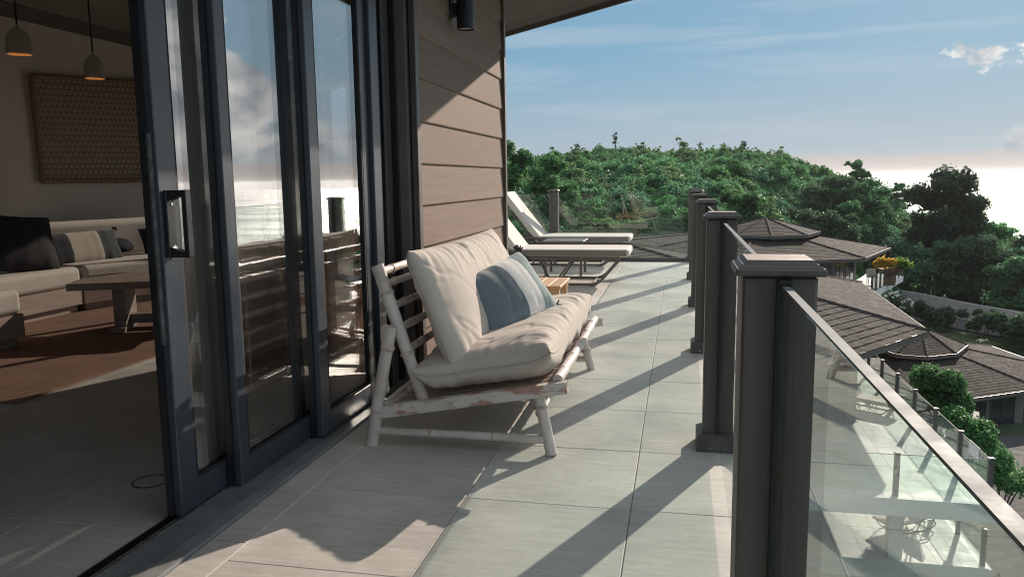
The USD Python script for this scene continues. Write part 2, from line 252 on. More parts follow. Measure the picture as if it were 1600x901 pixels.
M['petal'] = leaf_mat('petal', (.70, .70, .66), (.55, .60, .45))

def stripe_mat(name, colA, colB, colC, s0, s1, axis='x', bump=350):
    """woven cloth with broad bands across one local axis"""
    N = {'tc': ('texture_coordinate', {}), 'sp': ('separate_xyz', {}), 'w': ('noise_texture', {'scale': 260.0, 'detail': 3.0}), 'n': ('noise_texture', {'scale': 30.0, 'detail': 3.0}),
         'p': ('principled_bsdf', {'roughness': 0.92, 'sheen_weight': 0.2}), 'j': ('math', {'math_type': 'multiply_add', 'value2': 0.012, 'value3': -0.006}), 'x': ('math', {'math_type': 'add'}),
         'g1': ('map_range', {'from_min': s0 - .004, 'from_max': s0 + .004, 'clamp': True}), 'g2': ('map_range', {'from_min': s1 - .004, 'from_max': s1 + .004, 'clamp': True}),
         'c1': ('mix_color', {'a': colA, 'b': colB}), 'c2': ('mix_color', {'b': colC}), 'v': ('map_range', {'from_min': .35, 'from_max': .65, 'to_min': .7, 'to_max': 1.25}), 'h': ('hsv', {'hue': .5, 'saturation': 1.0, 'fac': 1.0}), 'b': ('bump', {'strength': .3, 'distance': .0015})}
    L = [('tc.object', 'sp.vector'), ('tc.object', 'w.vector'), ('tc.object', 'n.vector'), ('n.fac', 'j.value1'), ('sp.' + axis, 'x.value1'), ('j.value', 'x.value2'), ('x.value', 'g1.value'), ('x.value', 'g2.value'),
         ('g1.result', 'c1.fac'), ('c1.result', 'c2.a'), ('g2.result', 'c2.fac'), ('w.fac', 'v.value'), ('v.result', 'h.value'), ('c2.result', 'h.color'), ('h.color', 'p.base_color'), ('w.fac', 'b.height'), ('b.normal', 'p.normal')]
    return usdkit.material(stage, '/World/Looks/' + name, N, L, surface='p.BSDF')

M['pillow_deck'] = stripe_mat('banded_cushion', (.125, .165, .185), (.82, .79, .745), (.24, .31, .315), .015, .145)
M['pillow_in'] = stripe_mat('banded_cushion_indoor', (.010, .014, .022), (.42, .37, .31), (.020, .026, .034), -.13, .21)

def curtain_mat():
    N = {'d': ('diffuse_bsdf', {'color': (.80, .79, .77)}), 'tl': ('translucent_bsdf', {'color': (.78, .77, .75)}), 'tr': ('transparent_bsdf', {}), 'm1': ('mix_closure', {'fac': .45}), 'm2': ('mix_closure', {'fac': .35})}
    return usdkit.material(stage, '/World/Looks/sheer_curtain', N, [('d.BSDF', 'm1.closure1'), ('tl.BSDF', 'm1.closure2'), ('m1.closure', 'm2.closure1'), ('tr.BSDF', 'm2.closure2')], surface='m2.closure')
M['sheer'] = curtain_mat()

def rug_mat():
    N = {'tc': ('texture_coordinate', {}), 'w1': ('wave_texture', {'bands_direction': 'x', 'scale': 22.0}), 'w2': ('wave_texture', {'bands_direction': 'y', 'scale': 14.0}), 'n': ('noise_texture', {'scale': 3.0, 'detail': 5.0}),
         'mm': ('math', {'math_type': 'multiply'}), 'r': ('rgb_ramp', {'ramp': [(0, (.16, .083, .054)), (.6, (.31, .18, .122)), (1, (.40, .255, .178))]}), 'p': ('principled_bsdf', {'roughness': .9}), 'b': ('bump', {'strength': .6, 'distance': .006}),
         'g': ('map_range', {'from_min': .3, 'from_max': .7, 'to_min': .8, 'to_max': 1.15}), 'h': ('hsv', {'hue': .5, 'saturation': 1.0, 'fac': 1.0})}
    L = [('tc.object', 'w1.vector'), ('tc.object', 'w2.vector'), ('tc.object', 'n.vector'), ('w1.fac', 'mm.value1'), ('w2.fac', 'mm.value2'), ('mm.value', 'r.fac'), ('n.fac', 'g.value'), ('g.result', 'h.value'), ('r.color', 'h.color'), ('h.color', 'p.base_color'), ('mm.value', 'b.height'), ('b.normal', 'p.normal')]
    return usdkit.material(stage, '/World/Looks/sisal', N, L, surface='p.BSDF')
M['rug'] = rug_mat()

def sea_mat():
    N = {'g': ('geometry', {}), 'm': ('mapping', {'scale': (.10, .16, .1), 'rotation': (0, 0, .5)}), 'n': ('noise_texture', {'scale': 1.0, 'detail': 8.0, 'roughness': .62}), 'm2': ('mapping', {'scale': (.004, .009, .01)}), 'n2': ('noise_texture', {'scale': 1.0, 'detail': 3.0}),
         'b': ('bump', {'strength': 1.0, 'distance': 2.2}), 'p': ('principled_bsdf', {'base_color': (.012, .045, .065), 'ior': 1.33, 'specular_ior_level': .5}), 'rr': ('map_range', {'from_min': .3, 'from_max': .7, 'to_min': .16, 'to_max': .30})}
    L = [('g.position', 'm.vector'), ('m.vector', 'n.vector'), ('g.position', 'm2.vector'), ('m2.vector', 'n2.vector'), ('n2.fac', 'rr.value'), ('rr.result', 'p.roughness'), ('n.fac', 'b.height'), ('b.normal', 'p.normal')]
    return usdkit.material(stage, '/World/Looks/sea', N, L, surface='p.BSDF')
M['sea'] = sea_mat()

# ------------------------------------------------------------------ helpers
used = {}
def numbered(parent, name):
    k = (str(parent), name); n = used.get(k, 0); used[k] = n + 1
    return f'{parent}/{name}' + (f'_{n:03d}' if n else '')

class T:
    """a thing or a part: its path and the world point its children are measured from"""
    def __init__(self, path, base): self.path, self.base = str(path), np.asarray(base, float)
    @property
    def prim(self): return stage.GetPrimAtPath(self.path)

def tag(t, label=None, cat=None, group=None, kind=None):
    p = t.prim
    for k, v in (('label', label), ('category', cat), ('group', group), ('kind', kind)):
        if v: p.SetCustomDataByKey(k, v)
    return t

def thing(name, label, cat, base=(0, 0, 0), group=None, kind=None):
    p = numbered('/World', name)
    x = UsdGeom.Xform.Define(stage, p)
    x.AddTranslateOp().Set(Gf.Vec3d(*map(float, base)))
    return tag(T(p, base), label, cat, group, kind)

def structure(name, base=(0, 0, 0)):
    p = numbered('/World', name)
    x = UsdGeom.Xform.Define(stage, p); x.AddTranslateOp().Set(Gf.Vec3d(*map(float, base)))
    return tag(T(p, base), kind='structure')

def obj(parent, name, mesh, m, smooth=False, label=None, kind=None, local=False):
    """one Mesh under parent (a T); points are given in world space unless local"""
    par = parent.path if parent else '/World'
    base = parent.base if parent else np.zeros(3)
    nodes = getattr(mesh, 'nodes', None)
    if isinstance(mesh, MB): mesh = mesh.get()
    if hasattr(mesh, 'vertices'): mesh = (np.array(mesh.vertices), np.array(mesh.faces))
    v, f = np.asarray(mesh[0], float), np.asarray(mesh[1], int)
    if not local: v = v - base
    p = numbered(par, name)
    usdkit.mesh(stage, p, (v, f), M[m] if isinstance(m, str) else m, smooth=smooth)
    t = tag(T(p, base), label=label, kind=kind)
    if nodes:
        rm = MB()
        for c, d, r in nodes: rm.tube([c - d * .007, c - d * .003, c + d * .003, c + d * .007], np.array([1.06, 1.19, 1.19, 1.06]) * r, 12)
        obj(t, 'node_ring', rm, 'bamboo_node', smooth=40)
    return t

def copy_of(src, name, base, rotz=0.0, label=None, group=None, scale=1.0):
    p = numbered('/World', name)
    x = UsdGeom.Xform.Define(stage, p)
    x.GetPrim().GetReferences().AddInternalReference(src.path)
    x.ClearXformOpOrder()
    x.AddTranslateOp().Set(Gf.Vec3d(*map(float, base)))
    x.AddRotateZOp().Set(math.degrees(rotz))
    x.AddScaleOp().Set(Gf.Vec3f(*([scale] * 3 if np.ndim(scale) == 0 else scale)))
    x.GetPrim().SetInstanceable(True)
    t = T(p, base)
    return tag(t, label, src.prim.GetCustomDataByKey('category'), group)

class MB:
    def __init__(self): self.v, self.f, self.n = [], [], 0
    def add(self, v, f):
        v, f = np.asarray(v, float), np.asarray(f, int)
        if f.shape[1] == 4: f = np.vstack([f[:, [0, 1, 2]], f[:, [0, 2, 3]]])
        self.v.append(v); self.f.append(f + self.n); self.n += len(v); return self
    def box(self, lo, hi, rot=None, at=None):
        lo, hi = np.minimum(lo, hi), np.maximum(lo, hi)
        v = np.array([[(lo, hi)[i][0], (lo, hi)[j][1], (lo, hi)[k][2]] for k in (0, 1) for j in (0, 1) for i in (0, 1)], float)
        if rot is not None: v = v @ np.asarray(rot).T
        if at is not None: v = v + at
        return self.add(v, [[0, 2, 3, 1], [4, 5, 7, 6], [0, 1, 5, 4], [2, 6, 7, 3], [0, 4, 6, 2], [1, 3, 7, 5]])
    def cbox(self, lo, hi, c=0.004):
        """box with chamfered edges"""
        m = trimesh.creation.box()
        lo, hi = np.asarray(lo, float), np.asarray(hi, float); a, b = lo + c, hi - c
        pts = []
        for k in range(8):
            s = [(k >> i) & 1 for i in range(3)]
            for ax in range(3):
                q = np.where(s, b, a).astype(float); q[ax] = hi[ax] if s[ax] else lo[ax]; pts.append(q)
        h = trimesh.convex.convex_hull(np.array(pts))
        return self.add(h.vertices, h.faces)
    def frustum(self, lo, hi, z0, z1, inset):
        (x0, y0), (x1, y1) = lo, hi
        v = [[x0, y0, z0], [x1, y0, z0], [x1, y1, z0], [x0, y1, z0], [x0 + inset, y0 + inset, z1], [x1 - inset, y0 + inset, z1], [x1 - inset, y1 - inset, z1], [x0 + inset, y1 - inset, z1]]
        return self.add(v, [[3, 2, 1, 0], [4, 5, 6, 7], [0, 1, 5, 4], [1, 2, 6, 5], [2, 3, 7, 6], [3, 0, 4, 7]])
    def tube(self, pts, r, sides=10, cap=True):
        p = np.asarray(pts, float); r = np.broadcast_to(r, (len(p),)).astype(float)
        t = np.gradient(p, axis=0); t /= np.linalg.norm(t, axis=1, keepdims=True) + 1e-12
        ref = np.array([0, 0, 1.0]) if abs(t[0][2]) < .9 else np.array([1.0, 0, 0])
        a = np.cross(t[0], ref); a /= np.linalg.norm(a)
        A = []
        for k in range(len(p)):
            a = a - t[k] * (a @ t[k]); a /= np.linalg.norm(a) + 1e-12; A.append(a)
        A = np.array(A); B = np.cross(t, A); g = np.arange(sides) * 2 * np.pi / sides
        v = (p[:, None] + r[:, None, None] * (np.cos(g)[None, :, None] * A[:, None] + np.sin(g)[None, :, None] * B[:, None])).reshape(-1, 3)
        f = [[i * sides + j, i * sides + (j + 1) % sides, (i + 1) * sides + (j + 1) % sides, (i + 1) * sides + j] for i in range(len(p) - 1) for j in range(sides)]
        self.add(v, f)
        if cap:
            for k, o in ((0, -1), (len(p) - 1, 1)):
                ring = v[k * sides:(k + 1) * sides]; c = p[k]
                ff = [[j, (j + 1) % sides, sides] if o > 0 else [(j + 1) % sides, j, sides] for j in range(sides)]
                self.add(np.vstack([ring, c[None]]), ff)
        return self
    def prism(self, poly, z0, z1):
        """closed prism over a plan polygon (list of xy)"""
        m = trimesh.creation.extrude_polygon(Polygon(poly), z1 - z0, engine='earcut'); m.apply_translation([0, 0, z0])
        return self.add(m.vertices, m.faces)
    def get(self): return np.vstack(self.v), np.vstack(self.f)

def wallbox(a, b, z0, z1, t):
    """a vertical slab between plan points a and b, thickness t to the left of a->b"""
    a, b = np.asarray(a, float), np.asarray(b, float); d = (b - a) / np.linalg.norm(b - a); n = np.array([-d[1], d[0]]) * t
    return MB().prism([a, b, b + n, a + n], z0, z1)

def lathe(profile, at, sides=24):
    """profile: (r, z) list"""
    p = np.asarray(profile, float); g = np.arange(sides) * 2 * np.pi / sides
    v = np.stack([p[:, None, 0] * np.cos(g), p[:, None, 0] * np.sin(g), np.broadcast_to(p[:, None, 1], (len(p), sides))], -1).reshape(-1, 3) + at
    f = [[i * sides + j, i * sides + (j + 1) % sides, (i + 1) * sides + (j + 1) % sides, (i + 1) * sides + j] for i in range(len(p) - 1) for j in range(sides)]
    return v, np.array(f)

def bamboo(a, b, r, seed=0, gap=0.28, sides=12, bend=0.006):
    """a cane with nodes: slightly swollen rings, a little crooked"""
    rg = np.random.default_rng(seed); a, b = np.asarray(a, float), np.asarray(b, float); L = np.linalg.norm(b - a); d = (b - a) / L
    nodes = list(np.arange(rg.uniform(.3, .9) * gap, L, gap)); ts = {0.0: 1.0, L: 1.0}
    for q in nodes:
        for o, s in ((-.012, 1.0), (-.005, 1.10), (0, 1.13), (.005, 1.03), (.010, 1.09), (.018, 1.0)):
            if 0 < q + o < L: ts[q + o] = s
    for q in np.linspace(0, L, 9)[1:-1]: ts.setdefault(q, 1.0)
    k = np.array(sorted(ts)); rr = np.array([ts[q] for q in k]) * r * (1 + .03 * np.sin(k * 5 + seed))
    side = np.cross(d, [0.3, 0.2, 0.9]); side /= np.linalg.norm(side)
    p = a + k[:, None] * d + (np.sin(k / L * np.pi) * bend * rg.uniform(-1, 1))[:, None] * side
    out = MB().tube(p, rr, sides); out.nodes = [(a + q * d + (math.sin(q / L * math.pi) * 0) * side, d, r) for q in nodes if .01 < q < L - .01]
    return out

def cushion(w, h, t, seed=0, pinch=0.06, a=3.2, b=0.42, wr=0.012, nu=70, nv=50, ear=0.0, sag=0.0, side=0.0, tb=None, crease=.38):
    """a stuffed cushion lying in the local xy plane (half sizes w, h, half thickness t); side: straight height of its edge"""
    u, v = np.meshgrid(np.linspace(-1, 1, nu), np.linspace(-1, 1, nv), indexing='ij')
    us, vs = np.sin(u * np.pi / 2 * .98) / np.sin(np.pi / 2 * .98), np.sin(v * np.pi / 2 * .98) / np.sin(np.pi / 2 * .98)
    x = us * w * (1 - pinch * (1 - vs ** 2)); y = vs * h * (1 - pinch * (1 - us ** 2))
    e = (1 - np.abs(us) ** a) * (1 - np.abs(vs) ** a); prof = np.clip(e, 0, 1) ** b
    du, dv = (1 - np.abs(us)) * w, (1 - np.abs(vs)) * h
    out = []
    for s in (1, -1):
        ex, ey = np.exp(-du / .085), np.exp(-dv / .085)
        q = np.stack([x * 0 + seed * 3.7 + s, y * 17, x * 2.2], -1); w1 = (meshkit.fbm(q, 2, seed) - .5) * ex
        q = np.stack([x * 17, y * 2.2 + seed, x * 0 + 5.1 * s], -1); w2 = (meshkit.fbm(q, 2, seed + 9) - .5) * ey
        q = np.stack([x * 3.2 + seed, y * 3.2, x * 0 + s], -1); w3 = meshkit.fbm(q, 2, seed + 4) - .5
        q = np.stack([(x + y) * 7 + seed, (x - y) * 2.4, x * 0 + s], -1); w4 = np.exp(-((meshkit.fbm(q, 2, seed + 14) - .5) / .035) ** 2)     # a few long creases
        z = (t if s > 0 else (tb or t)) * prof + (w1 * 3.4 + w2 * 4.6 + w3 * 1.5 - w4 * crease) * wr * np.clip(prof * 1.6, 0, 1)
        z = np.maximum(z, 0) * s + side * s - sag * (1 - us ** 2) * (1 - vs ** 2)
        if ear: z = z + ear * (np.abs(us) * np.abs(vs)) ** 6
        out.append(np.stack([x, y, z], -1).reshape(-1, 3))
    i, j = np.meshgrid(np.arange(nu - 1), np.arange(nv - 1), indexing='ij'); q = np.stack([i * nv + j, (i + 1) * nv + j, (i + 1) * nv + j + 1, i * nv + j + 1], -1).reshape(-1, 4)
    n = nu * nv; rim = [k * nv for k in range(nu)] + [(nu - 1) * nv + k for k in range(1, nv)] + [k * nv + nv - 1 for k in range(nu - 2, -1, -1)] + [k for k in range(nv - 2, 0, -1)]
    R = np.array(rim); R2 = np.roll(R, -1)
    f = np.vstack([q, q[:, ::-1] + n, np.stack([R, R + n, R2 + n, R2], -1)])
    return np.vstack(out), np.vstack([f[:, [0, 1, 2]], f[:, [0, 2, 3]]]), out[0][R] * .5 + out[1][R] * .5

def frame(x, z):
    """rotation whose columns are local x, y, z axes"""
    x = np.asarray(x, float) / np.linalg.norm(x); z = np.asarray(z, float); z = z - x * (z @ x); z /= np.linalg.norm(z)
    return np.stack([x, np.cross(z, x), z], 1)

rng = np.random.default_rng(7)
# ------------------------------------------------------------------ terrain and sea
def crest_el(az): return np.interp(az, [-70, -40, -12.6, -8.4, -4.7, .75, 3.8, 5.9, 8, 10, 11.7, 13.1, 15.1, 17, 19, 21, 23, 27, 30, 36, 45, 70], [3, 2.6, 2.05, 2.1, 2.5, 2.45, 2.4, 2.1, 1.55, .75, .1, -.7, -1.1, -1.5, -2.1, -3.0, -4.2, -6.6, -8.1, -9.6, -10.4, -11])
def low_ground(az): return np.interp(az, [-70, 0, 8, 14, 25, 40, 70], [-5, -6, -9, -10.5, -11, -15, -20])
def ground_z(x, y):
    x, y = np.asarray(x, float), np.asarray(y, float); r = np.hypot(x, y); az = np.degrees(np.arctan2(x, y))
    lo = low_ground(az); hi = CAM[2] + 118 * np.tan(np.radians(crest_el(az))) - 1.9
    hi = np.where(az > 14, np.minimum(hi, CAM[2] + 118 * np.tan(np.radians(crest_el(az))) - 3.6), hi)
    start = np.interp(az, [-70, 2, 10, 14, 25, 70], [34, 38, 62, 76, 78, 60])
    k = np.clip((r - start) / (118 - start), 0, 1); k = k * k * (3 - 2 * k) * .45 + k * .55
    z = lo + (hi - lo) * k
    z = np.where(r > 118, hi - 80 * np.clip((r - 118) / 330, 0, 1) ** 1.35 - 3 * np.clip((r - 118) / 30, 0, 1), z)
    back = np.clip((-y - 5) / 30, 0, 1)
    z = z * (1 - back) + (-4.0) * back
    nz = (meshkit.fbm(np.stack([x * .06, y * .06, x * 0], -1), 3, 3) - .5) * 2.2 * np.clip((r - 60) / 30, 0, 1)
    return z + nz
azs = np.radians(np.arange(-180, 180, 1.5)); rs = np.concatenate([[.5, 6, 12, 18], np.arange(24, 130, 3.0), np.arange(130, 600, 25.0)])
A, R = np.meshgrid(azs, rs, indexing='ij'); X, Y = R * np.sin(A), R * np.cos(A)
Zg = ground_z(X, Y); wrap = np.abs(np.degrees(A)) > 70
Zg = np.where(wrap, np.minimum(Zg, -3.8), Zg)
na, nr = A.shape; i, j = np.meshgrid(np.arange(na), np.arange(nr - 1), indexing='ij'); i2 = (i + 1) % na
Fg = np.stack([i * nr + j, i * nr + j + 1, i2 * nr + j + 1, i2 * nr + j], -1).reshape(-1, 4)
tag(obj(None, 'terrain', (np.stack([X, Y, Zg], -1).reshape(-1, 3), np.vstack([Fg[:, [0, 1, 2]], Fg[:, [0, 2, 3]]])), 'soil', smooth=True), kind='structure')
g = np.arange(96) * 2 * np.pi / 96; rad = np.array([100, 400, 1500, 4000, 9900.0])
V = np.stack([(rad[:, None] * np.cos(g)).ravel(), (rad[:, None] * np.sin(g)).ravel(), np.full(len(rad) * 96, -75.0)], -1)
Fs = np.array([[a * 96 + b, (a + 1) * 96 + b, (a + 1) * 96 + (b + 1) % 96, a * 96 + (b + 1) % 96] for a in range(len(rad) - 1) for b in range(96)])
tag(obj(None, 'sea', (V, np.vstack([Fs[:, [0, 1, 2]], Fs[:, [0, 2, 3]]])), 'sea'), kind='structure')

# ------------------------------------------------------------------ deck
XR = 0.170                      # centre line of the balustrade
POSTS_Y = [-0.46 + 1.925 * k for k in range(7)]      # the last one stands in the far corner
YEND = 11.12
deck = structure('deck')
obj(deck, 'slab', MB().prism([(-1.49, -3), (.27, -3), (.27, YEND + .1), (-5.6, YEND + .1), (-5.6, 10.2), (-1.49, 6.2)], -.34, -.024), 'concrete')
obj(deck, 'grout_bed', MB().prism([(-1.488, -3), (.262, -3), (.262, YEND + .09), (-5.5, YEND + .09), (-5.5, 10.3), (-1.488, 6.25)], -.0235, -.0035), 'grout')
foot = Polygon([(-1.488, -3), (.262, -3), (.262, YEND + .09), (-5.5, YEND + .09), (-5.5, 10.55), (-1.488, 6.56)])
def tile(par, x0, y0, x1, y1, z, m, clip=None, gap=.0018, lip=.0016, th=.018):
    p = sbox(x0 + gap, y0 + gap, x1 - gap, y1 - gap)
    if clip is not None: p = p.intersection(clip)
    if p.is_empty or p.area < .003 or p.geom_type != 'Polygon': return
    dz = rng.uniform(-.0006, .0006)
    q = p.buffer(-lip, join_style=2)
    c0, c1 = np.array(p.exterior.coords)[:-1], np.array(q.exterior.coords)[:-1]
    if len(c0) == 4 and len(c1) == 4:
        c0, c1 = [c[np.argsort(np.arctan2(c[:, 1] - c[:, 1].mean(), c[:, 0] - c[:, 0].mean()))] for c in (c0, c1)]
        v = np.vstack([np.c_[c0, np.full(4, z - th)], np.c_[c0, np.full(4, z - lip)], np.c_[c1, np.full(4, z + dz)]])
        f = [[a * 4 + b, a * 4 + (b + 1) % 4, (a + 1) * 4 + (b + 1) % 4, (a + 1) * 4 + b] for a in range(2) for b in range(4)] + [[8, 9, 10, 11]]
        obj(par, 'tile', MB().add(v, f), m)
    else:
        mb = MB(); mm = trimesh.creation.extrude_polygon(p, th, engine='earcut'); mm.apply_translation([0, 0, z - th + dz]); obj(par, 'tile', (mm.vertices, mm.faces), m)
XC = [-1.361, -.7575, -.1545, .262]
for k in range(-8, 16):
    y0 = 2.057 + .6 * k
    for a, b in zip(XC[:-1], XC[1:]): tile(deck, a, y0, b, y0 + .6, 0, 'tile_warm' if a < -1 else 'tile_glass_lit', foot)
    tile(deck, -1.488, y0 + .12, -1.361, y0 + .72, 0, 'tile_warm', foot)
    if y0 > 5.9:
        for c in range(1, 8): tile(deck, -1.361 - .603 * c, y0, -1.361 - .603 * (c - 1), y0 + .6, 0, 'tile_warm', foot.intersection(sbox(-6, 6.2, -1.361, 12)))
obj(deck, 'pale_joint', MB().box((-1.3665, -3, -.006), (-1.3565, 6.2, -.0006)), 'grout_pale')
obj(deck, 'edge_board', MB().box((.2725, -3, -.36), (.30, YEND + .13, -.01)), 'fascia')
obj(deck, 'edge_board', MB().box((-5.6, YEND + .1025, -.36), (.27, YEND + .13, -.01)), 'fascia')

# ------------------------------------------------------------------ balustrade
def rail_post(par, x, y, z0=0.0, H=1.012, s=.062, mat='post', fine=True):
    p = obj(par, 'post', MB().cbox((x - s, y - s, z0), (x + s, y + s, z0 + H - .027), .005), mat)
    c = MB().cbox((x - s - .013, y - s - .013, z0 + H - .0265), (x + s + .013, y + s + .013, z0 + H - .0135), .003)
    c.frustum((x - s - .008, y - s - .008), (x + s + .008, y + s + .008), z0 + H - .0132, z0 + H - .007, .007)
    c.frustum((x - s + .001, y - s + .001), (x + s - .001, y + s - .001), z0 + H - .0068, z0 + H - .0012, .005)
    obj(p, 'cap', c, mat)
    obj(p, 'cap_top', MB().box((x - s + .007, y - s + .007, z0 + H - .001), (x + s - .007, y + s - .007, z0 + H)), 'cap_wood')
    if fine:
        b = MB()
        for (u0, v0, u1, v1) in ((-s - .026, -s - .026, s + .026, -s - .0005), (-s - .026, s + .0005, s + .026, s + .026), (-s - .026, -s - .0005, -s - .0005, s + .0005), (s + .0005, -s - .0005, s + .026, s + .0005)):
            b.box((x + u0, y + v0, z0 + .001), (x + u1, y + v1, z0 + .066))
        b.frustum((x - s - .026, y - s - .026), (x + s + .026, y + s + .026), z0 + .0661, z0 + .082, .024)
        obj(p, 'base_trim', b, mat)
        sc = MB()
        for dx, dy in ((.02, -1), (-.03, -1)):
            sc.tube([(x + dx, y - s - .0255, z0 + .018), (x + dx, y - s - .030, z0 + .018)], .0045, 8)
        obj(p, 'screw', sc, 'steel')
    return p
rail = thing('glass_balustrade', 'long charcoal post and clear glass balustrade running down the right edge of the tiled deck', 'railing', (XR, 1.465, 0))
for y in POSTS_Y: rail_post(rail, XR, y)
for a, b in zip(POSTS_Y[:-1], POSTS_Y[1:]):
    y0, y1 = a + .064, b - .064; gx = XR + .006
    g = obj(rail, 'glass_pane', MB().cbox((gx - .006, y0 + .004, .055), (gx + .006, y1 - .004, .968), .001), 'rail_glass')
    obj(g, 'ground_edge', MB().box((gx - .0062, y0 + .03, .9685), (gx + .0062, y1 - .03, .9715)), 'edge')
    for yy, sg in ((y0, 1), (y1, -1)):
        ch = MB()
        for dx in (-.0125, .0075): ch.box((gx + dx, yy - sg * .0015, .05), (gx + dx + .005, yy + sg * .011, .9745))
        obj(g, 'glazing_channel', ch, 'rubber')
        obj(g, 'clip', MB().cbox((gx - .011, yy, .975), (gx + .011, yy + sg * .022, .981), .0015), 'black')
rail2 = thing('glass_balustrade', 'short glass balustrade closing the far end of the deck behind the loungers', 'railing', (-1.755, YEND, 0))
XS = [XR - 1.925 * k for k in range(1, 3)]
for x in XS: rail_post(rail2, x, 11.09)
for a, b in zip([XR] + XS, XS + [XS[-1] - 1.5]):
    g = obj(rail2, 'glass_pane', MB().cbox((b + .066, 11.084, .05), (a - .066, 11.096, .945), .001), 'rail_glass')
    obj(g, 'ground_edge', MB().box((b + .09, 11.0838, .9455), (a - .09, 11.0962, .9475)), 'edge')
    obj(g, 'bottom_rail', MB().cbox((b + .09, 11.068, .002), (a - .09, 11.112, .045), .004), 'post')
    obj(g, 'rail_bead', MB().box((b + .09, 11.074, .0455), (a - .09, 11.0835, .052)), 'edge')

# ------------------------------------------------------------------ the villa
villa = thing('villa', 'brown board clad villa with dark sliding glass doors beside the deck', 'house', (-1.49, 4.4, 0))
XW = -1.472
# lapped siding boards
zb = [.012, .29, .531, .771, 1.012, 1.252, 1.492, 1.732, 1.972, 2.212, 2.452, 2.692]
for a, b in zip(zb[:-1], zb[1:]):
    b = min(b, 2.735)
    v = []
    for y in (4.310, 6.498):
        v += [(XW, y, a), (XW + .014, y, a + .003), (XW + .016, y, a + .009), (XW + .003, y, b + .004), (XW - .012, y, b + .004), (XW - .012, y, a)]
    f = [[k, (k + 1) % 6, 6 + (k + 1) % 6, 6 + k] for k in range(6)]
    mb = MB().add(v, f); mb.add(np.array(v)[:6], [[0, 5, 1], [1, 5, 2], [2, 5, 3], [3, 5, 4]]); mb.add(np.array(v)[6:], [[0, 1, 5], [1, 2, 5], [2, 3, 5], [3, 4, 5]])
    obj(villa, 'siding_board', mb, 'siding')
obj(villa, 'wall', MB().box((XW - .16, 4.20, 0), (XW - .013, 6.50, 2.74)), 'house_wall')
obj(villa, 'corner_trim', MB().cbox((XW - .09, 6.4985, .01), (XW + .036, 6.555, 2.745), .004), 'trim')
obj(villa, 'corner_trim', MB().cbox((XW - .005, 4.246, .01), (XW + .032, 4.3085, 2.745), .004), 'trim')
# dark jamb zone between the doors and the siding
obj(villa, 'jamb', MB().cbox((-1.66, 3.825, .016), (-1.535, 3.93, 2.36), .004), 'alu')
obj(villa, 'jamb_panel', MB().box((-1.60, 3.9305, .016), (-1.572, 4.2455, 2.74)), 'trim')
obj(villa, 'jamb_strip', MB().cbox((-1.5715, 4.03, .016), (-1.552, 4.09, 2.36), .003), 'black')
obj(villa, 'jamb_strip', MB().cbox((-1.5715, 4.185, .016), (-1.535, 4.2455, 2.74), .003), 'black')
obj(villa, 'door_head', MB().box((-1.73, -4.6, 2.3105), (-1.54, 3.8245, 2.44)), 'alu')
obj(villa, 'wall', MB().box((-1.70, -4.6, 2.4405), (-1.605, 4.02, 2.745)), 'house_wall')
obj(villa, 'wall', MB().box((-1.6045, -4.6, 2.4405), (-1.56, 3.93, 2.745)), 'house_wall')
obj(villa, 'wall', MB().box((-1.70, -6.0, 0), (-1.50, -4.6, 2.745)), 'house_wall')
# ribbed sill and tracks
tr = obj(villa, 'door_track', MB().box((-1.545, -4.6, -.02), (-1.4885, 3.824, .014)), 'track')
ribs = MB()
for k in range(10): ribs.box((-1.662 + k * .0115, -4.6, -.02), (-1.6555 + k * .0115, 3.824, .012))
obj(tr, 'rib', ribs, 'track')
obj(tr, 'track_bed', MB().box((-1.664, -4.6, -.02), (-1.546, 3.824, .006)), 'black')
obj(tr, 'bright_lip', MB().box((-1.670, -4.6, -.02), (-1.6645, 3.824, .015)), 'steel')
obj(tr, 'channel', MB().box((-1.728, -4.6, -.03), (-1.6705, 3.824, -.018)), 'black')
obj(tr, 'bright_lip', MB().box((-1.698, -4.6, -.0175), (-1.694, 3.824, .006)), 'steel')
obj(tr, 'inner_lip', MB().box((-1.7335, -4.6, -.02), (-1.7285, 3.824, .008)), 'black')

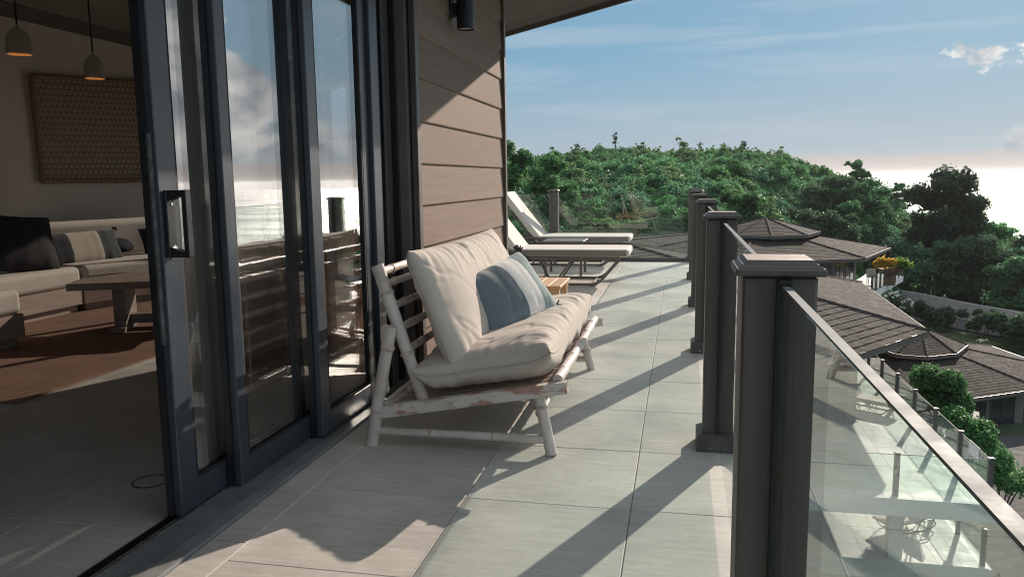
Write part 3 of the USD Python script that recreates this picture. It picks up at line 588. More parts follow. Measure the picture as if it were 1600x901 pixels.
def door_panel(xc, y0, y1, label, handle=False, stile=.075, lock=None, t=.042, z0=.018, z1=2.305, rail_h=.098):
    lo = lock or stile
    x0, x1 = xc - t / 2, xc + t / 2
    mb = MB().cbox((x0, y0, z0), (x1, y0 + lo, z1), .003).cbox((x0, y1 - stile, z0), (x1, y1, z1), .003)
    mb.cbox((x0 + .001, y0 + lo + .0003, z0), (x1 - .001, y1 - stile - .0003, z0 + rail_h), .003).cbox((x0 + .001, y0 + lo + .0003, z1 - .09), (x1 - .001, y1 - stile - .0003, z1), .003)
    p = obj(villa, 'sliding_door', mb, 'alu', label=label)
    obj(p, 'glass', MB().box((xc - .006, y0 + lo - .01, z0 + rail_h - .01), (xc + .006, y1 - stile + .01, z1 - .08)), 'door_glass')
    bead = MB(); e = .009
    ya, yb, za, zz = y0 + lo + .0004, y1 - stile - .0004, z0 + rail_h + .0004, z1 - .0904
    for xa in (x1 - .010, x0 + .002):
        bead.box((xa, ya, za), (xa + .008, yb, za + e)); bead.box((xa, ya, zz - e), (xa + .008, yb, zz)); bead.box((xa, ya, za + e), (xa + .008, ya + e, zz - e)); bead.box((xa, yb - e, za + e), (xa + .008, yb, zz - e))
    obj(p, 'gasket', bead, 'rubber')
    obj(p, 'interlock', MB().box((x0 - .008, y0 - .012, z0 + .003), (x0 + .016, y0 - .0005, z1 - .003)), 'black')
    if handle:
        h = MB().cbox((x1 + .0005, y0 + .018, .913), (x1 + .012, y0 + .062, 1.137), .003)
        for (za, zb_) in ((.914, .936), (1.114, 1.136)):      # arms of the D pull, sloped inside
            s = 1 if za < 1 else -1
            v = []
            for yy in (y0 + .026, y0 + .052):
                q = [(x1 + .0125, za if s > 0 else zb_), (x1 + .062, za if s > 0 else zb_), (x1 + .062, (za if s > 0 else zb_) + s * .016), (x1 + .0125, (za if s > 0 else zb_) + s * .036)]
                v += [(a_, yy, b_) for a_, b_ in q]
            f = [[k, (k + 1) % 4, 4 + (k + 1) % 4, 4 + k] for k in range(4)] + [[3, 2, 1, 0], [4, 5, 6, 7]]
            h.add(v, f)
        h.cbox((x1 + .0622, y0 + .024, .913), (x1 + .080, y0 + .054, 1.137), .002)
        hp = obj(p, 'handle', h, 'black')
        for zc in (.95, 1.09): obj(p, 'handle_screw', MB().tube([(x1 + .012, y0 + .045, zc), (x1 + .0145, y0 + .045, zc)], .006, 10), 'steel')
        obj(p, 'strike_plate', MB().box((x0 + .012, y0 - .003, .62), (x1 - .014, y0 - .0004, 1.32)), 'steel')
    return p
door_panel(-1.688, 2.285, 3.22, 'innermost door leaf carrying the D pull handle', True, lock=.098)
door_panel(-1.633, 2.575, 3.47, 'middle leaf of the three sliding doors', stile=.062)
door_panel(-1.578, 3.155, 3.82, 'outermost leaf of the sliding doors, next to the jamb', stile=.085)

# roof: soffit boards, fascia, roof planes
EZ = 2.775
eave = [(-3.6, 10.45), (-.22, 7.13), (-.22, -4.5), (-3.3, -8.5), (-8.6, -8.5), (-11.5, -5), (-11.5, 6), (-8.3, 10.45)]
EP = Polygon(eave)
wallP = Polygon([(-1.56, -6), (-1.56, 6.50), (-5.2, 10.14), (-6.55, 10.14), (-6.55, -6)])
over = EP.difference(wallP)
sb = MB(); d45 = np.array([-.7071, .7071]); n45 = np.array([.7071, .7071]); c0 = np.array([-.22, 7.13])
for k in range(22):
    off = -(.004 + k * .148)
    q = Polygon([c0 + n45 * off - d45 * 9, c0 + n45 * off + d45 * 9, c0 + n45 * (off - .144) + d45 * 9, c0 + n45 * (off - .144) - d45 * 9]).intersection(over).intersection(sbox(-6, 2.6, 2, 12))
    for gq in getattr(q, 'geoms', [q]):
        if gq.is_empty or gq.area < .01 or gq.geom_type != 'Polygon': continue
        m = trimesh.creation.extrude_polygon(gq, .016, engine='earcut'); m.apply_translation([0, 0, EZ + rng.uniform(-.0008, .0008)])
        obj(villa, 'soffit_board', (m.vertices, m.faces), 'soffit')
rest = EP.difference(Polygon([(-5.9, 2.6), (2, 2.6), (2, 12), (-5.9, 12)]))
m = trimesh.creation.extrude_polygon(rest.buffer(-.005), .014, engine='earcut'); m.apply_translation([0, 0, EZ + .001]); obj(villa, 'soffit', (m.vertices, m.faces), 'soffit')
fb = MB()
for a, b in zip(eave, eave[1:] + eave[:1]):
    a, b = np.array(a), np.array(b); w = wallbox(b, a, EZ - .045, EZ + .16, -.025).get(); fb.add(*w)
obj(villa, 'fascia', fb, 'fascia')
apex = np.array([-5.2, 1.0, EZ + 2.2])
rf = MB()
for a, b in zip(eave, eave[1:] + eave[:1]):
    n_ = 26
    for k in range(n_):
        t0, t1 = k / n_, (k + 1) / n_
        P = lambda q, t: np.array([*q, EZ + .165]) * (1 - t) + apex * t
        up_ = np.array([0, 0, .018])
        v = [P(a, t0), P(b, t0), P(a, t0) + up_, P(b, t0) + up_, P(a, t1), P(b, t1)]
        rf.add(v, [[0, 1, 3, 2]]); rf.add(v, [[2, 3, 5, 4]])
obj(villa, 'roof', rf, 'shingle_far')

# the room inside
obj(villa, 'indoor_wall', MB().box((-6.55, -6, 0), (-6.40, 11.6, 3.28)), 'plaster')
obj(villa, 'indoor_wall', MB().box((-6.40, -6.1, 0), (-1.70, -6.0, 3.28)), 'plaster')
obj(villa, 'indoor_wall', MB().box((XW - .175, 4.03, .0), (XW - .1605, 6.42, 2.66)), 'plaster')
m = trimesh.creation.extrude_polygon(wallP.buffer(-.02), .06, engine='earcut'); m.apply_translation([0, 0, 3.285]); obj(villa, 'ceiling', (m.vertices, m.faces), 'ceiling')
# the glazed corner wall past the siding, where the low sun comes into the room
cA, cB = np.array([-1.60, 6.50]), np.array([-5.2, 10.14]); dd = (cB - cA) / np.linalg.norm(cB - cA); LL = np.linalg.norm(cB - cA)
def cwall(name, s0, s1, z0, z1, t, m): obj(villa, name, wallbox(cA + dd * s0, cA + dd * s1, z0, z1, t), m)
cwall('wall', 0, .55, 0, 2.66, .14, 'house_wall'); cwall('wall', LL - .35, LL + .1, 0, 2.66, .14, 'house_wall'); cwall('wall', .5501, LL - .3501, 2.25, 2.66, .14, 'house_wall'); cwall('wall', .5501, LL - .3501, 0, .02, .14, 'alu')
for k in range(5):
    s = .5502 + (LL - .9704) * k / 4; cwall('window_frame', s, s + .07, .0205, 2.2495, .06, 'alu')
    if k < 4:
        s2 = .5502 + (LL - .9704) * (k + 1) / 4; cwall('window_pane', s + .0703, s2 - .0003, .0205, 2.2495, .01, 'door_glass')
obj(villa, 'wall', MB().box((-6.55, 10.05, 0), (-5.1, 10.2, 3.28)), 'house_wall')
obj(villa, 'upper_wall', MB().box((-1.70, -6, 2.7955), (-1.56, 6.42, 3.28)), 'plaster')
obj(villa, 'upper_wall', wallbox(cA + dd * .02, cB, 2.7955, 3.28, .14), 'plaster')
obj(villa, 'indoor_lining', MB().box((-1.7165, 3.93, 0), (-1.7015, 4.03, 2.66)), 'plaster')
room = structure('indoor_floor')
obj(room, 'screed', MB().prism([(-6.4, -6), (-1.735, -6), (-1.735, 6.35), (-5.2, 9.95), (-6.4, 9.95)], -.3, -.018), 'grout')
rp = Polygon([(-6.4, -6), (-1.7345, -6), (-1.7345, 6.3), (-5.2, 9.9), (-6.4, 9.9)])
for a in range(8):
    for b in range(-3, 12): tile(room, -1.605 - .6 * (a + 1), 2.2 + .6 * b, -1.605 - .6 * a, 2.8 + .6 * b, .0, 'tile_in', rp)
hat = thing('floor_hatch', 'round metal floor hatch ring set into the indoor tiles by the open door', 'floor hatch', (-2.02, 2.59, 0))
obj(hat, 'ring', lathe([(.062, .0006), (.064, .003), (.069, .003), (.071, .0006)], (-2.02, 2.59, 0), 36), 'black', smooth=30)
obj(hat, 'plate', lathe([(.0001, .0016), (.0615, .0016), (.0615, .0004)], (-2.02, 2.59, 0), 36), 'tile_in')

# wall lamp
LX, LY, LZ = -1.36, 5.03, 2.11
lamp = thing('wall_lamp', 'black cylinder downlight fixed to the brown siding boards', 'wall lamp', (LX, LY, LZ))
obj(lamp, 'cylinder', lathe([(.0001, .30), (.055, .30), (.057, .297), (.057, .002), (.054, 0), (.050, .001), (.050, .010)], (LX, LY, LZ), 40), 'black', smooth=30)
obj(lamp, 'lens', lathe([(.0001, .006), (.0498, .009)], (LX, LY, LZ), 40)[0:2], 'lens')
obj(lamp, 'bracket', MB().cbox((XW + .027, LY - .035, LZ + .08), (LX - .05, LY + .035, LZ + .16), .004), 'black')
obj(lamp, 'back_plate', MB().cbox((XW + .0245, LY - .05, LZ + .06), (XW + .034, LY + .05, LZ + .24), .003), 'black')
# ------------------------------------------------------------------ bamboo sofa on the deck
sofa = thing('bamboo_sofa', 'low bleached bamboo sofa frame with crossed legs in front of the siding', 'sofa', (-.9, 3.9, 0))
YA, YB = 3.15, 4.69
for n, y in enumerate((YA, YB)):
    s = 1 if n == 0 else -1; k = 20 * n
    obj(sofa, 'rear_leg', bamboo((-1.322, y, 0), (-1.213, y, .535), .027, 1 + k), 'bamboo', smooth=40)
    obj(sofa, 'back_post', bamboo((-1.288, y + s * .052, .795), (-1.085, y + s * .052, .175), .0275, 2 + k), 'bamboo', smooth=40)
    rl = MB(); a, b = np.array([-1.30, y, .150]), np.array([-.448, y, .302]); fr = frame(b - a, (0, 0, 1)); L = np.linalg.norm(b - a)
    prof = [(-.022, -.026), (.020, -.026), (.026, -.012), (.026, .012), (.018, .024), (-.022, .024)]
    ring = [np.array([0, p, q]) for p, q in prof]; v = [fr @ r_ + a for r_ in ring] + [fr @ (r_ + [L, 0, 0]) + a for r_ in ring]
    rl.add(v, [[q, (q + 1) % 6, 6 + (q + 1) % 6, 6 + q] for q in range(6)]); rl.add(v[:6], [[0, 5, 4], [0, 4, 3], [0, 3, 2], [0, 2, 1]]); rl.add(v[6:], [[0, 1, 2], [0, 2, 3], [0, 3, 4], [0, 4, 5]])
    obj(sofa, 'seat_rail', rl, 'bamboo_worn', label='peeling split cane seat rail')
    obj(sofa, 'front_leg', bamboo((-.582, y + s * .05, .262), (-.516, y + s * .004, 0), .0255, 3 + k, gap=.2), 'bamboo', smooth=40)
    obj(sofa, 'low_rail', bamboo((-1.292, y + s * .01, .064), (-.548, y + s * .01, .066), .0185, 4 + k), 'bamboo', smooth=40)
    obj(sofa, 'knob', MB().tube([(-.93, y - s * .022, .212), (-.93, y - s * .05, .205)], [.012, .014], 10), 'bamboo_worn')
obj(sofa, 'top_rail', bamboo((-1.272, YA + .04, .765), (-1.272, YB - .04, .768), .019, 60), 'bamboo', smooth=40)
for k in range(5):
    t = .14 + .155 * k; x, z = -1.288 + .203 * t - .004, .795 - .62 * t
    obj(sofa, 'back_cane', bamboo((x, YA + .045, z), (x, YB - .045, z), .0165, 61 + k), 'bamboo_worn' if k % 2 else 'bamboo', smooth=40)
obj(sofa, 'front_pole', bamboo((-.492, YA + .03, .322), (-.492, YB - .07, .324), .0215, 70, bend=.012), 'bamboo', smooth=40)
obj(sofa, 'stretcher', bamboo((-.575, YA + .05, .165), (-.575, YB - .05, .165), .018, 71), 'bamboo', smooth=40)
obj(sofa, 'stretcher', bamboo((-1.262, YA + .02, .175), (-1.262, YB - .02, .185), .021, 72), 'bamboo', smooth=40)
for k in range(46):
    y = YA + .07 + k * (YB - YA - .14) / 45
    a, b = np.array([-1.20, y, .178 + rng.uniform(-.002, .002)]), np.array([-.516, y + rng.uniform(-.004, .004), .300 + rng.uniform(-.002, .002)])
    fr = frame(b - a, (0, 0, 1)); obj(sofa, 'seat_slat', MB().box((0, -.0085, -.005), (np.linalg.norm(b - a), .0085, .005), fr, a), 'slat')

def put_cushion(name, label, cat, c, fr, m, args, pipe=None, tassels=None, group=None):
    v, f, rim = cushion(*args[:3], **args[3])
    base = np.array([c[0], c[1], 0.0]); t = thing(name, label, cat, base, group)
    w = obj(t, 'cover', (v, f), m, smooth=True, local=True)
    x = UsdGeom.Xformable(w.prim); x.AddTransformOp().Set(Gf.Matrix4d(*fr[:, 0], 0, *fr[:, 1], 0, *fr[:, 2], 0, *(np.asarray(c) - base), 1))
    W = lambda p: np.asarray(p) @ fr.T + c
    if pipe: obj(t, 'piping', MB().tube(np.vstack([W(rim), W(rim[:1])]), pipe, 6, cap=False), 'piping', smooth=True)
    if tassels:
        for q, sgn in tassels:
            tm = MB(); q = np.array(q, float)
            for e in range(26):
                d = np.array([sgn[0] + rng.normal(0, .38), sgn[1] + rng.normal(0, .38), rng.normal(-.1, .35)]); d /= np.linalg.norm(d)
                p0 = q + rng.normal(0, .004, 3); pts = [W(p0), W(p0 + d * .022), W(p0 + d * .045 + [0, 0, -.006])]
                tm.tube(pts, [.0045, .005, .003], 5)
            obj(t, 'tassel', tm, 'tassel')
    return t
sl = np.array([.985, 0, .174])      # the seat slopes back
fs = frame((0, 1, 0), (-.174, 0, .985))
put_cushion('seat_cushion', 'long puffy beige seat cushion lying on the bamboo sofa', 'cushion', np.array([-.812, 3.925, .357]), fs, 'linen',
            (.78, .305, .100, dict(seed=3, pinch=.035, a=6.0, b=.44, wr=.015, nu=200, nv=90, ear=.035, side=.010, tb=.100, crease=.25)), pipe=.004)
bn = np.array([.93, 0, .36]); fb_ = frame((0, 1, 0), bn)
put_cushion('back_cushion', 'tall beige back cushion leaning on the bamboo sofa backrest', 'cushion', np.array([-1.045, 3.925, .585]), fb_, 'linen',
            (.76, .285, .118, dict(seed=8, pinch=.045, a=4.4, b=.46, wr=.014, nu=170, nv=80, ear=.02, side=.004, tb=.075, crease=.3)), pipe=.004)
yaw, lean, roll = .60, .60, .252
u_ = np.array([math.sin(yaw), math.cos(yaw), 0]); n_ = np.array([math.cos(yaw) * math.cos(lean), -math.sin(yaw) * math.cos(lean), math.sin(lean)]); up_ = np.cross(n_, u_)
if up_[2] < 0: up_ = -up_
ul = u_ * math.cos(roll) + up_ * math.sin(roll)
fp = frame(ul, n_)
put_cushion('throw_pillow', 'blue grey throw pillow with a broad white band and dark tassels on the bamboo sofa', 'pillow', np.array([-.845, 3.80, .582]), fp, M['pillow_deck'],
            (.275, .180, .088, dict(seed=21, pinch=.05, a=3.0, b=.55, crease=0.0, wr=.007, nu=110, nv=70)),
            tassels=[((-.268, -.17, 0), (-.7, -.7)), ((-.268, .17, 0), (-.7, .7)), ((.268, -.17, 0), (.7, -.7)), ((.268, .17, 0), (.7, .7)), ((-.262, -.10, 0), (-1, -.2)), ((-.26, -.035, 0), (-1, 0)), ((-.26, .035, 0), (-1, 0)), ((-.262, .10, 0), (-1, .2)), ((-.17, -.172, 0), (-.2, -1)), ((-.06, -.172, 0), (0, -1))])

# wooden side table
st = thing('side_table', 'small slatted teak side table past the end of the bamboo sofa', 'side table', (-1.05, 5.55, 0))
for k in range(6):
    x0 = -1.305 + k * .0845
    obj(st, 'top_slat', MB().cbox((x0, 5.33, .402), (x0 + .079, 5.82, .422), .002), 'teak')
for y in (5.345, 5.785): obj(st, 'apron', MB().cbox((-1.29, y, .352), (-.815, y + .02, .4018), .002), 'teak')
for x in (-1.275, -.86):
    for y in (5.37, 5.74): obj(st, 'leg', MB().cbox((x, y, 0), (x + .042, y + .042, .4015), .003), 'teak')
for x in (-1.264, -.849): obj(st, 'cross_bar', MB().cbox((x, 5.4125, .10), (x + .02, 5.7395, .13), .002), 'teak')

# ------------------------------------------------------------------ sun loungers
def bent(pts, r, n=6):
    """round the corners of a polyline"""
    p = [np.asarray(q, float) for q in pts]; out = [p[0]]
    for a, b, c in zip(p[:-2], p[1:-1], p[2:]):
        d1, d2 = (a - b) / np.linalg.norm(a - b), (c - b) / np.linalg.norm(c - b); rr = min(r, np.linalg.norm(a - b) / 2.1, np.linalg.norm(c - b) / 2.1)
        for t in np.linspace(0, 1, n): out.append((1 - t) ** 2 * (b + d1 * rr) + 2 * t * (1 - t) * b + t * t * (b + d2 * rr))
    return out + [p[-1]]
def make_lounger(label, base):
    """feet towards +x, the head raised at -x; origin on the floor at the foot's near corner"""
    t = thing('sun_lounger', label, 'sun lounger', base, 'sun loungers on the deck and terraces'); o = np.asarray(base, float); W = .64; HX = -1.27
    def rb(lo, hi, r):
        m = trimesh.creation.box(extents=np.subtract(hi, lo) - 2 * r); m.apply_translation((np.add(lo, hi)) / 2)
        pts = np.vstack([m.vertices + np.array(d) * r for d in trimesh.creation.icosphere(2).vertices]); h = trimesh.convex.convex_hull(pts); return h
    m1 = rb((HX + .0, .0, .318), (.0, W, .402), .028); m1.apply_translation(o); p = obj(t, 'mattress', m1, 'cream', smooth=30)
    obj(p, 'mattress_edge', MB().box((HX + .03, -.004, .330), (-.03, .0006, .392), None, o), 'cream_shade')  # dark strip over the near side, its shade put into the colour
    ca, sa = math.cos(math.radians(52)), math.sin(math.radians(52)); fr = np.array([[ca, 0, sa], [0, 1, 0], [-sa, 0, ca]])
    m2 = rb((-.80, 0, .0), (0, W, .08), .028); m2.vertices = m2.vertices @ np.array([[ca, 0, -sa], [0, 1, 0], [sa, 0, ca]]); 
    m2.apply_translation(o + [HX + .02, 0, .325]); obj(t, 'back_mattress', m2, 'cream', smooth=30)
    for y in (.02, W - .02):
        obj(t, 'side_rail', MB().cbox(o + [HX - .35, y - .015, .285], o + [-.10, y + .015, .3165], .004), 'taupe')
        sled = bent([o + [-.11, y, .285], o + [-.34, y, .018], o + [-1.55, y, .018], o + [-1.75, y, .16], o + [HX - .33, y, .285]], .09)
        obj(t, 'sled_leg', MB().tube(sled, .016, 10), 'taupe', smooth=40)
        ya = y + (-.036 if y < .3 else .036); arm = bent([o + [-.98, ya, .02], o + [-1.16, ya, .375], o + [-1.55, ya, .38], o + [-1.62, ya, .285]], .10)
        obj(t, 'arm', MB().tube(arm, .018, 10), 'taupe', smooth=40)
        obj(t, 'strut', MB().tube([o + [-.62, y, .284], o + [-.80, y, .034]], .012, 8), 'taupe', smooth=40)
        obj(t, 'strut', MB().tube([o + [-1.30, y, .284], o + [-1.30, y, .034]], .012, 8), 'taupe', smooth=40)
    for x, z in ((-.40, .018), (-1.50, .018), (-.12, .290), (HX - .30, .290), (-.80, .300)):
        obj(t, 'cross_tube', MB().tube([o + [x, .036, z], o + [x, W - .036, z]], .012, 8), 'taupe', smooth=40)
    bf = MB()
    for y in (.03, W - .03):
        a = o + np.array([HX, y, .31]); bf.tube([a, a + np.array([-ca * .80, 0, sa * .80]) + [-.012, 0, -.012]], .013, 8)
    obj(t, 'back_frame', bf, 'taupe', smooth=40)
    return t
L1 = make_lounger('cream sun lounger with a taupe sled frame, nearer of the two on the upper deck', (-.525, 8.40, 0))
copy_of(L1, 'sun_lounger', (-.632, 10.36, 0), label='cream sun lounger farther back, by the end balustrade of the upper deck')
tt = thing('tray_table', 'low dark grey table between the two sun loungers', 'side table', (-1.45, 9.5, 0))
obj(tt, 'table_top', MB().cbox((-1.62, 9.30, .40), (-1.12, 9.78, .42), .003), 'slate_cloth' if False else 'taupe')
for x in (-1.60, -1.17):
    for y in (9.32, 9.73): obj(tt, 'leg', MB().cbox((x, y, 0), (x + .03, y + .03, .3995), .003), 'taupe')

# ------------------------------------------------------------------ furniture in the room
def rbox(lo, hi, r, fr=None, at=(0, 0, 0)):
    m = trimesh.creation.box(extents=np.subtract(hi, lo) - 2 * r); m.apply_translation((np.add(lo, hi)) / 2)
    h = trimesh.convex.convex_hull(np.vstack([m.vertices + d * r for d in trimesh.creation.icosphere(2).vertices]))
    v = np.array(h.vertices)
    if fr is not None: v = v @ np.asarray(fr).T
    return v + at, np.array(h.faces)
def rz(a): c, s = math.cos(a), math.sin(a); return np.array([[c, -s, 0], [s, c, 0], [0, 0, 1.0]])
def sofa_module(label, origin, ang, w, d, back=True):
    """front edge along local +y from the origin, going back to local -x"""
    t = thing('sofa_module', label, 'sofa', origin, None); o = np.asarray(origin, float); fr = rz(ang)
    B = lambda lo, hi: MB().box(lo, hi, fr, o)
    obj(t, 'plinth', B((-d + .05, .03, 0), (-.045, w - .03, .079)), 'washed_wood')
    obj(t, 'base', B((-d, 0, .08), (0, w, .245)), 'washed_wood')
    obj(t, 'seat_cushion', rbox((-d + .02, .006, .2455), (.012, w - .006, .425), .05, fr, o), 'sofa_fabric', smooth=40)
    if back: obj(t, 'back_cushion', rbox((-d - .02, .01, .40), (-d + .22, w - .01, .80), .07, fr, o), 'sofa_fabric', smooth=40)
    return t
sofa_module('left section of the long cream sofa on washed wood plinths against the back wall', (-5.36, 4.86, 0), 0, 1.30, .95)
sofa_module('right section of the long cream sofa behind the coffee table', (-5.35, 6.165, 0), math.radians(-17), 1.9, .95)
sofa_module('cream chaise end of the sofa nearest the open door', (-4.65, 3.85, 0), 0, .90, 1.70, back=False)
def in_pillow(label, c, n, w, h, t, m, rollz=0.0, tass=False):
    n = np.asarray(n, float); u = np.cross([0, 0, 1.0], n); u /= np.linalg.norm(u); v = np.cross(n / np.linalg.norm(n), u); u2 = u * math.cos(rollz) + v * math.sin(rollz)
    put_cushion('pillow', label, 'pillow', np.asarray(c, float), frame(u2, n), m, (w, h, t, dict(seed=int(abs(c[1] * 97)) % 50, pinch=.06, wr=.008, nu=40, nv=32)),
                tassels=[((w * .97, -h * .9, 0), (.7, -.7)), ((w * .97, h * .9, 0), (.7, .7))] if tass else None)
in_pillow('big charcoal pillow leaning at the left end of the indoor sofa', (-5.62, 5.78, .66), (.85, -.25, .42), .30, .27, .085, 'charcoal_cloth', -.12)
in_pillow('long navy and cream banded pillow in the middle of the indoor sofa', (-5.72, 6.58, .555), (.93, -.16, .33), .47, .165, .07, M['pillow_in'], 0, True)
in_pillow('slate grey striped pillow standing behind the banded one', (-5.86, 7.20, .615), (.93, -.2, .30), .33, .19, .06, 'slate_cloth', .03)
in_pillow('dark navy pillow at the right of the indoor sofa beside the door edge', (-5.52, 7.60, .545), (.9, -.3, .33), .27, .155, .065, 'navy_cloth', 0)
# coffee table
ct = thing('coffee_table', 'low grey brown wooden coffee table with slab legs on the rust coloured rug', 'coffee table', (-4.3, 5.55, 0)); cf = rz(math.radians(23))
obj(ct, 'table_top', MB().box((-.36, -.26, .365), (.86, .44, .42), cf, (-4.3, 5.42, 0)), 'table_wood')
for x in (-.10, .62):
    obj(ct, 'leg', MB().box((x, -.06, .0405), (x + .085, .27, .3645), cf, (-4.3, 5.42, 0)), 'table_wood')
    obj(ct, 'foot', MB().box((x - .01, -.14, .012), (x + .095, .36, .0402), cf, (-4.3, 5.42, 0)), 'table_wood')
obj(ct, 'stretcher', MB().box((-.0145, .07, .045), (.6195, .15, .12), cf, (-4.3, 5.42, 0)), 'table_wood')
rug = thing('rug', 'rust brown woven sisal rug with a plain border under the coffee table', 'rug', (-4.7, 5.2, 0))
obj(rug, 'woven_field', MB().box((-6.2, 3.51, .0015), (-3.53, 7.2, .0105)), 'rug')
bd = MB()
for lo, hi in (((-6.27, 3.44, .0012), (-3.46, 3.5095, .012)), ((-3.5295, 3.51, .0012), (-3.46, 7.2, .012)), ((-6.27, 7.2005, .0012), (-3.46, 7.27, .012))): bd.box(lo, hi)
obj(rug, 'border', bd, 'rattan')
# pendants
for lab, (x, y, z), r in (('pale clay pendant lamp glowing orange, nearer and higher of the two', (-4.3, 4.57, 2.02), .078), ('pale clay pendant lamp glowing orange just above the woven wall hanging', (-4.3, 5.25, 1.945), .072)):
    t = thing('pendant_lamp', lab, 'pendant lamp', (x, y, z), 'pendant lamps')
    pr = [(r * .96, 0), (r, .01), (r * .98, .06), (r * .9, .105), (r * .68, .145), (r * .36, .165), (.016, .17), (.012, .19)]
    pin = [(q * .93, h_ * .95 + .004) for q, h_ in pr[-3::-1]]
    obj(t, 'shade', lathe([(.0001, .19)] + pr[::-1] + [(r * .93, .0)] + pin[::-1][1:], (x, y, z), 32), 'clay', smooth=40)
    obj(t, 'bulb', lathe([(.0001, .012), (r * .80, .020)], (x, y, z), 24), 'bulb')
    obj(t, 'cord', MB().tube([(x, y, z + .19), (x, y, 3.284)], .006, 8), 'black')
# woven hanging
wh = thing('woven_wall_hanging', 'rectangular rattan lattice panel hanging on the indoor back wall', 'wall hanging', (-6.36, 7.6, 1.2))
Q = np.array([(6.86, 2.245), (8.75, 2.38), (8.75, 1.215), (6.885, 1.205)]); XH = -6.365
def qp(u, v): return (1 - u) * (1 - v) * Q[0] + u * (1 - v) * Q[1] + u * v * Q[2] + (1 - u) * v * Q[3]
for (a, b) in (((0, 0), (1, 0)), ((0, 1), (1, 1)), ((0, 0), (0, 1)), ((1, 0), (1, 1))):
    pts = [np.array([XH + .015 + .003 * math.sin(k * 1.7), *(qp(a[0] + (b[0] - a[0]) * k / 10, a[1] + (b[1] - a[1]) * k / 10) + rng.normal(0, .0015, 2))]) for k in range(11)]
    obj(wh, 'rim', MB().tube(pts, .026, 8), 'rattan', smooth=True)
def strip(u0, v0, u1, v1, off):
    a, b = qp(u0, v0), qp(u1, v1); d = (b - a) / np.linalg.norm(b - a); n = np.array([-d[1], d[0]]) * .0065
    v = [np.array([XH + off + e, *(p + s * n)]) for p in (a, b) for s in (-1, 1) for e in (0, .002)]
    obj(wh, 'lattice_strip', MB().add(v, [[1, 3, 7, 5], [0, 4, 6, 2], [0, 1, 5, 4], [2, 6, 7, 3]]), 'rattan')
for k in range(1, 18): strip(.01, k / 18, .99, k / 18, .004)
sx = 9.5 / 18 * .5
for k in range(-14, 36):
    for sgn, off in ((1, .007), (-1, .010)):
        pts = []
        c = k / 24
        for v_ in (.01, .99):
            u = c + sgn * (v_ - .5) * .36; pts.append((u, v_))
        (ua, va), (ub, vb) = pts
        if max(ua, ub) < .02 or min(ua, ub) > .98: continue
        ta = np.clip((.01 - ua) / (ub - ua), 0, 1) if (ub - ua) > 0 else np.clip((.99 - ua) / (ub - ua), 0, 1); tb = np.clip((.99 - ua) / (ub - ua), 0, 1) if (ub - ua) > 0 else np.clip((.01 - ua) / (ub - ua), 0, 1)
        if tb - ta < .03: continue
        strip(ua + (ub - ua) * ta, va + (vb - va) * ta, ua + (ub - ua) * tb, va + (vb - va) * tb, off)
# curtains
def curtain(label, x, y0, y1, folds, seed, z0=.02, z1=2.42, tied=None):
    t = thing('curtain', label, 'curtain', (x, (y0 + y1) / 2, 0)); ny, nz = 160, 40
    yy, zz = np.meshgrid(np.linspace(y0, y1, ny), np.linspace(z0, z1, nz), indexing='ij'); u = (yy - y0) / (y1 - y0)
    ph = u * folds * 2 * np.pi + 1.2 * meshkit.noise(np.stack([u * 4, zz * .5, u * 0 + seed], -1), seed)
    xx = x + .035 * np.sin(ph) + .012 * np.sin(2.3 * ph + zz)
    if tied is not None:
        k = 1 - .72 * np.exp(-((zz - tied) / .34) ** 2); yc = y0 + .12; yy = yc + (yy - yc) * k
    i, j = np.meshgrid(np.arange(ny - 1), np.arange(nz - 1), indexing='ij'); f = np.stack([i * nz + j, (i + 1) * nz + j, (i + 1) * nz + j + 1, i * nz + j + 1], -1).reshape(-1, 4)
    obj(t, 'sheer', (np.stack([xx, yy, zz], -1).reshape(-1, 3), np.vstack([f[:, [0, 1, 2]], f[:, [0, 2, 3]]])), 'sheer', smooth=True)
    return t
curtain('sheer white curtain behind the leaf with the handle', -1.86, 2.66, 3.06, 7, 4)
curtain('sheer white curtain tied back behind the middle leaf', -1.90, 3.08, 3.62, 8, 9, tied=.95)
tag(obj(None, 'curtain_rail', MB().box((-1.93, -.5, 2.43), (-1.83, 4.0, 2.46)), 'white'), 'white curtain rail above the sliding doors inside', 'curtain rail')
